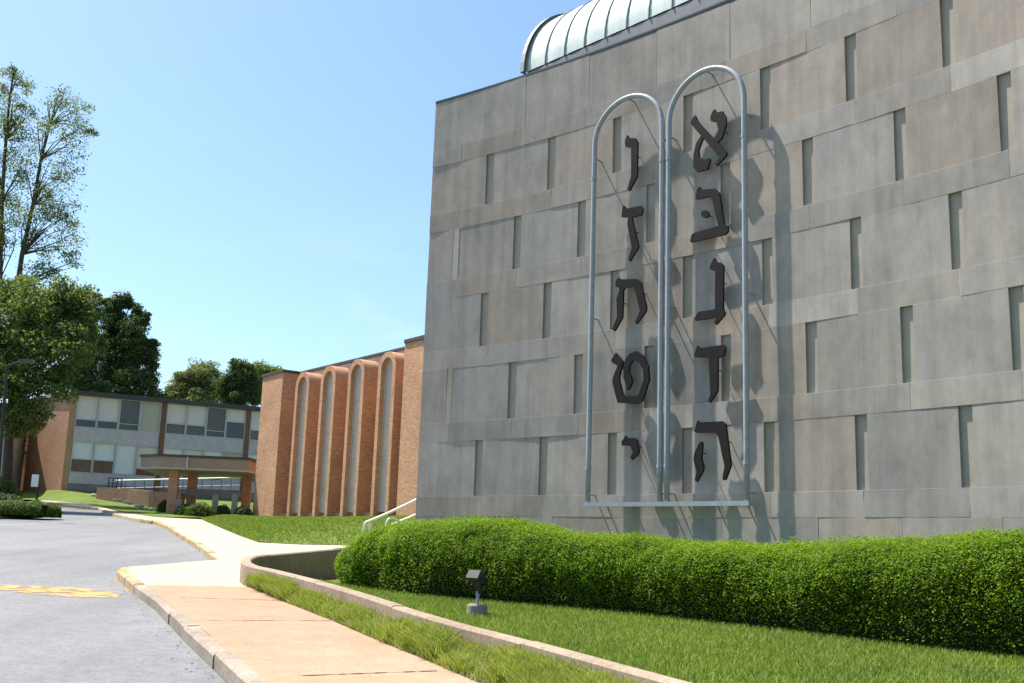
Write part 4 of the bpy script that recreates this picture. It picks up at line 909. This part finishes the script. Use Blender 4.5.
# street lamp
lp = pixd(0.5, 480, 44); zb_ = prof(44)+.02; root = empty('street_lamp', (lp.x, 44, zb_), 'black street lamp with box head on a side arm at the left edge', 'street lamp')
lt = pixd(7, 366, 44); b = MB(); b.tube([(lp.x-.02, 44, zb_), (lt.x, 44, lt.z)], [.07, .055], 10); b.build('pole', M['black'], root)
b = MB(); ar = pixd(21, 361, 44); b.tube([lt, ar], .04, 8); b.build('arm', M['black'], root)
b = MB(); b.box((ar.x+.25, 44, ar.z), (.55, .3, .13), 0); b.build('lamp_head', mat('dark_lamp_head', (.06, .062, .07), .5), root)
# rocks along the lawn edge
rk = [(93.5, 495.2), (115, 499.5), (120, 500), (125.5, 502), (130, 503), (137, 505.5), (141, 506), (151, 509)]
bmr = bmesh.new(); bmesh.ops.create_icosphere(bmr, subdivisions=2, radius=1)
for v in bmr.verts: v.co *= 1+.25*mn.noise(v.co*1.5); v.co.z *= .7
rme = bpy.data.meshes.new('rock'); bmr.to_mesh(rme); bmr.free(); rme.materials.append(M['rock'])
rl_ = ['pale rock farthest left on the grass bank', 'pale rock on the bank, second from the left along the brick wall foot', 'pale rock close right of the second rock on the bank', 'pale rock fourth from left on the bank', 'pale rock at the middle of the row on the bank', 'larger pale rock of the right hand pair on the bank', 'smaller pale rock of the right hand pair on the bank', 'pale rock nearest the canopy end of the bank']
for k, (x, y) in enumerate(rk):
    Y = 66.5-(x-93)*.14; p = pixd(x, y, Y); o = bpy.data.objects.new('rock', rme); COL.objects.link(o); s_ = random.uniform(.09, .17)*(1.2 if k == 5 else 1); o.location = p; o.scale = (s_*1.3, s_, s_); o.rotation_euler.z = random.random()*6
    tag(o, rl_[k], 'rock', 'pale rocks along the grass bank')
for x, y, lb in ((273.5, 519.8, 'small white rock at the foot of the corner tower'), (282, 521.5, 'flat pale rock before the corner tower edge'), (310, 519.5, 'white rock at the foot of the first arch'), (228, 513, 'white rock beside the dark shrub by the tower')):
    Y = 52.6-(x-282)*.10; p = pixd(x, y, Y); o = bpy.data.objects.new('rock', rme); COL.objects.link(o); o.location = p; o.scale = (.2, .16, .15); tag(o, lb, 'rock', 'pale rocks at the brick building foot')

# ------------------------------------------------------------------ trees
def tree(name, label, base, trunk, blobs, m, leaf=.22, per=900, droop=.2, group=None, limbs=True, tr=.3, cat='tree', spread=1.0, fill=.6):
    """trunk: list of points (rel. to base); blobs: (x, y, z, rx, ry, rz, clusters)"""
    B_ = Vector(base); o = empty(name, B_, label, cat, group); tb_ = MB(); pts = [B_+Vector(p) for p in trunk]; n = len(pts)
    tb_.tube(pts, [tr*(1-.8*i/(n-1)) for i in range(n)], 9); CC = []; NN = []
    for (x, y, z, rx, ry, rz2, nc) in blobs:
        for _ in range(nc):
            v = rng.normal(size=3); v /= np.linalg.norm(v); v *= rng.random()**.4*1.18; c = np.array([x+v[0]*rx, y+v[1]*ry, z+v[2]*rz2]); cr_ = min(rx, ry, rz2)*rng.uniform(.22, .42)*spread
            if limbs and rng.random() < .6:
                cc = B_+Vector(c); k = min(range(n), key=lambda i: (pts[i]-cc).length+max(0, pts[i].z-cc.z+.3)*3); q = pts[k]; mid = q.lerp(cc, .5)+Vector((rng.normal()*.2, rng.normal()*.2, .25)); tb_.tube([q, mid, cc], [max(.02, tr*.2), .02+tr*.05, .012], 5, caps=False)
            nl = int(per*rng.uniform(.5, 1.2)); w_ = rng.normal(size=(nl, 3)); w_ /= np.linalg.norm(w_, axis=1)[:, None]; ra = rng.random((nl, 1))**.5
            P = c+w_*ra*cr_*np.array([1.25, 1.25, .8]); P[:, 2] -= (ra[:, 0]**2)*cr_*.25; CC.append(P); NN.append(w_+np.array([0, 0, .5]))
        nf = int(per*nc*fill); w_ = rng.normal(size=(nf, 3)); w_ /= np.linalg.norm(w_, axis=1)[:, None]; ra = rng.random((nf, 1))**.45
        lump = np.array([1+.75*mn.noise(Vector(v*2.1)+Vector((x, y, z))) for v in w_])[:, None]; CC.append(np.array([x, y, z])+w_*ra*lump*np.array([rx, ry, rz2])); NN.append(w_+np.array([0, 0, .5]))
    C = np.concatenate(CC)+np.array(B_); V, Q = leaf_arrays(C, np.concatenate(NN), leaf, .5, 1.1, droop); np_mesh('crown', V, quads=Q, mats=m, parent=o); tb_.build('trunk', M['bark'], o, smooth=True); return o
def blobs_px(lst, Y, base):
    """crown masses surveyed from the photo at distance Y: (px, py, radius px, radius py, clusters, depth offset)"""
    out = []
    for x, y, rx, ry, nc, dy in lst:
        p = pixd(x, y, Y+dy)-Vector(base); k = Y/F; out.append((p.x, p.y, p.z, rx*k, max(rx, ry)*k*.9, ry*k, nc))
    return out
def tp(lst, Y, base): return [tuple(pixd(x, y, Y+dy)-Vector(base)) for x, y, dy in lst]
# tall thin tree, two stems
Y = 66; bs = Vector((pixd(12, 470, Y).x, Y, 3.4))
tree('tall_tree', 'very tall thin leaved tree with bare forked stems against the sky', bs, [(0, 0, 0)]+tp([(12, 380, 0), (17, 290, 0), (22, 255, 0), (33, 205, 0), (41, 160, 0), (50, 125, .5), (58, 95, 1)], Y, bs),
     blobs_px([(62, 100, 16, 12, 9, 0), (70, 135, 18, 18, 7, 1), (62, 165, 20, 24, 8, 0), (60, 205, 20, 22, 9, -1), (60, 240, 20, 18, 8, 1), (32, 215, 14, 24, 6, 0), (34, 165, 12, 24, 5, 0), (45, 275, 22, 10, 7, 0), (80, 118, 14, 16, 7, 1), (52, 122, 14, 14, 6, -1), (88, 132, 8, 8, 3, 0), (68, 172, 18, 8, 6, 0), (45, 190, 10, 12, 5, 1), (48, 212, 18, 10, 8, -1), (66, 222, 14, 14, 6, 0), (30, 235, 12, 14, 5, 0), (48, 250, 12, 8, 4, 1), (70, 258, 14, 8, 5, 0), (40, 268, 14, 10, 5, 0)], Y, bs), M['leaf_airy'], .155, 62, .3, tr=.22, spread=2.2, fill=.6)
bs2 = Vector((pixd(-4, 470, 68).x, 68, 3.5))
tree('tall_tree', 'tall tree cut by the left edge, left of the forked one', bs2, [(0, 0, 0)]+tp([(-3, 380, 0), (0, 280, 0), (2, 200, 0), (6, 140, 0), (10, 95, 0), (14, 72, 0)], 68, bs2),
     blobs_px([(14, 75, 12, 8, 6, 0), (12, 110, 18, 24, 9, 0), (14, 150, 18, 24, 8, 0), (14, 190, 16, 24, 8, 0), (4, 230, 16, 24, 8, 0), (26, 84, 12, 9, 5, 0), (4, 92, 12, 12, 6, 1), (26, 108, 12, 10, 5, 0), (10, 125, 12, 12, 6, 0), (28, 135, 12, 8, 4, -1), (8, 160, 12, 14, 6, 0), (22, 175, 10, 10, 4, 0), (-14, 120, 18, 30, 14, 0), (-12, 200, 18, 30, 12, 0), (14, 210, 12, 14, 5, 1), (6, 245, 12, 12, 5, 0)], 68, bs2), M['leaf_airy'], .155, 62, .3, tr=.22, spread=2.2, fill=.6)
Y = 58; bs = Vector((pixd(9, 480, Y).x, Y, 2.9))
tree('broad_tree', 'broad leafy green tree overhanging the left end of the classroom building', bs, [(0, 0, 0)]+tp([(9, 440, 0), (12, 400, 0), (20, 350, 0), (30, 310, 0)], Y, bs),
     blobs_px([(40, 315, 38, 28, 34, 0), (72, 305, 24, 24, 20, 0), (12, 300, 26, 24, 20, 1), (58, 345, 34, 24, 26, -1), (18, 350, 34, 30, 28, 0), (84, 330, 14, 22, 9, 0), (30, 385, 32, 20, 20, -1), (-6, 385, 26, 34, 18, 0), (20, 412, 26, 16, 10, -1), (-20, 330, 30, 40, 22, 0), (62, 376, 14, 14, 6, 0), (8, 428, 16, 10, 4, -1)], Y, bs), M['leaf'], .19, 230, .35, tr=.3, spread=1.35, fill=.55)
Y = 96; bs = Vector((pixd(92, 480, Y).x, Y, 5))
tree('dark_tree', 'dark tree between the broad tree and the spired evergreen', bs, [(0, 0, 0)]+tp([(92, 420, 0), (90, 370, 0), (88, 320, 0)], Y, bs),
     blobs_px([(86, 345, 16, 26, 20, 0), (78, 375, 20, 18, 16, 0), (94, 312, 8, 16, 7, 0), (90, 395, 18, 12, 9, 0), (104, 390, 8, 8, 4, 0)], Y, bs), M['leaf_dark'], .24, 260, .3, tr=.3, spread=1.6, fill=.9)
Y = 100; bs = Vector((pixd(128, 480, Y).x, Y, 5.1))
tree('evergreen_tree', 'tall dark conical evergreen standing behind the classroom roof', bs, [(0, 0, 0)]+tp([(128, 420, 0), (127, 370, 0), (124, 330, 0), (119, 300, 0)], Y, bs),
     blobs_px([(110, 312, 7, 12, 6, 0), (108, 338, 9, 16, 8, 0), (109, 366, 10, 16, 9, 0), (137, 312, 6, 9, 5, 0), (152, 352, 7, 12, 6, 0), (136, 345, 12, 20, 10, 0), (119, 303, 8, 11, 7, 0), (127, 300, 5, 9, 3, 0), (118, 325, 12, 14, 12, 0), (130, 335, 14, 16, 14, -1), (143, 322, 7, 12, 6, 0), (122, 352, 19, 16, 18, 0), (144, 352, 11, 16, 11, 0), (126, 378, 27, 16, 26, -1), (150, 378, 9, 14, 8, 0), (130, 398, 32, 10, 20, 0)], Y, bs), M['leaf_dark'], .22, 260, .3, tr=.3, spread=1.7, fill=.9)
Y = 128; bs = Vector((pixd(197, 480, Y).x, Y, 5.6))
tree('pale_tree', 'pale green bushy tree beyond the flat classroom roof', bs, [(0, 0, 0)]+tp([(197, 420, 0), (197, 385, 0)], Y, bs),
     blobs_px([(200, 375, 16, 14, 16, 0), (212, 384, 14, 14, 12, 0), (184, 384, 15, 12, 14, 0), (196, 398, 30, 12, 20, 0), (172, 394, 10, 10, 7, 0)], Y, bs), M['leaf_pale'], .26, 220, .2, tr=.3, spread=1.6, fill=.9)
Y = 120; bs = Vector((pixd(236, 480, Y).x, Y, 5.5))
tree('round_tree', 'dark green round topped tree left of the brick tower', bs, [(0, 0, 0)]+tp([(237, 420, 0), (238, 385, 0)], Y, bs),
     blobs_px([(240, 370, 11, 11, 12, 0), (232, 384, 13, 12, 13, 0), (248, 385, 12, 14, 13, 0), (236, 400, 18, 12, 14, 0)], Y, bs), M['leaf_dark'], .26, 250, .2, tr=.3, spread=1.6, fill=.9)
Y = 126; bs = Vector((pixd(270, 480, Y).x, Y, 5.6))
tree('green_tree', 'mid green tree showing just above the corner of the brick tower', bs, [(0, 0, 0)]+tp([(270, 420, 0), (270, 390, 0)], Y, bs),
     blobs_px([(262, 374, 14, 11, 12, 0), (274, 376, 12, 10, 10, 0), (258, 390, 16, 12, 12, 0), (285, 385, 12, 10, 8, 0)], Y, bs), M['leaf'], .3, 180, .2, tr=.3, spread=1.6, fill=.9)
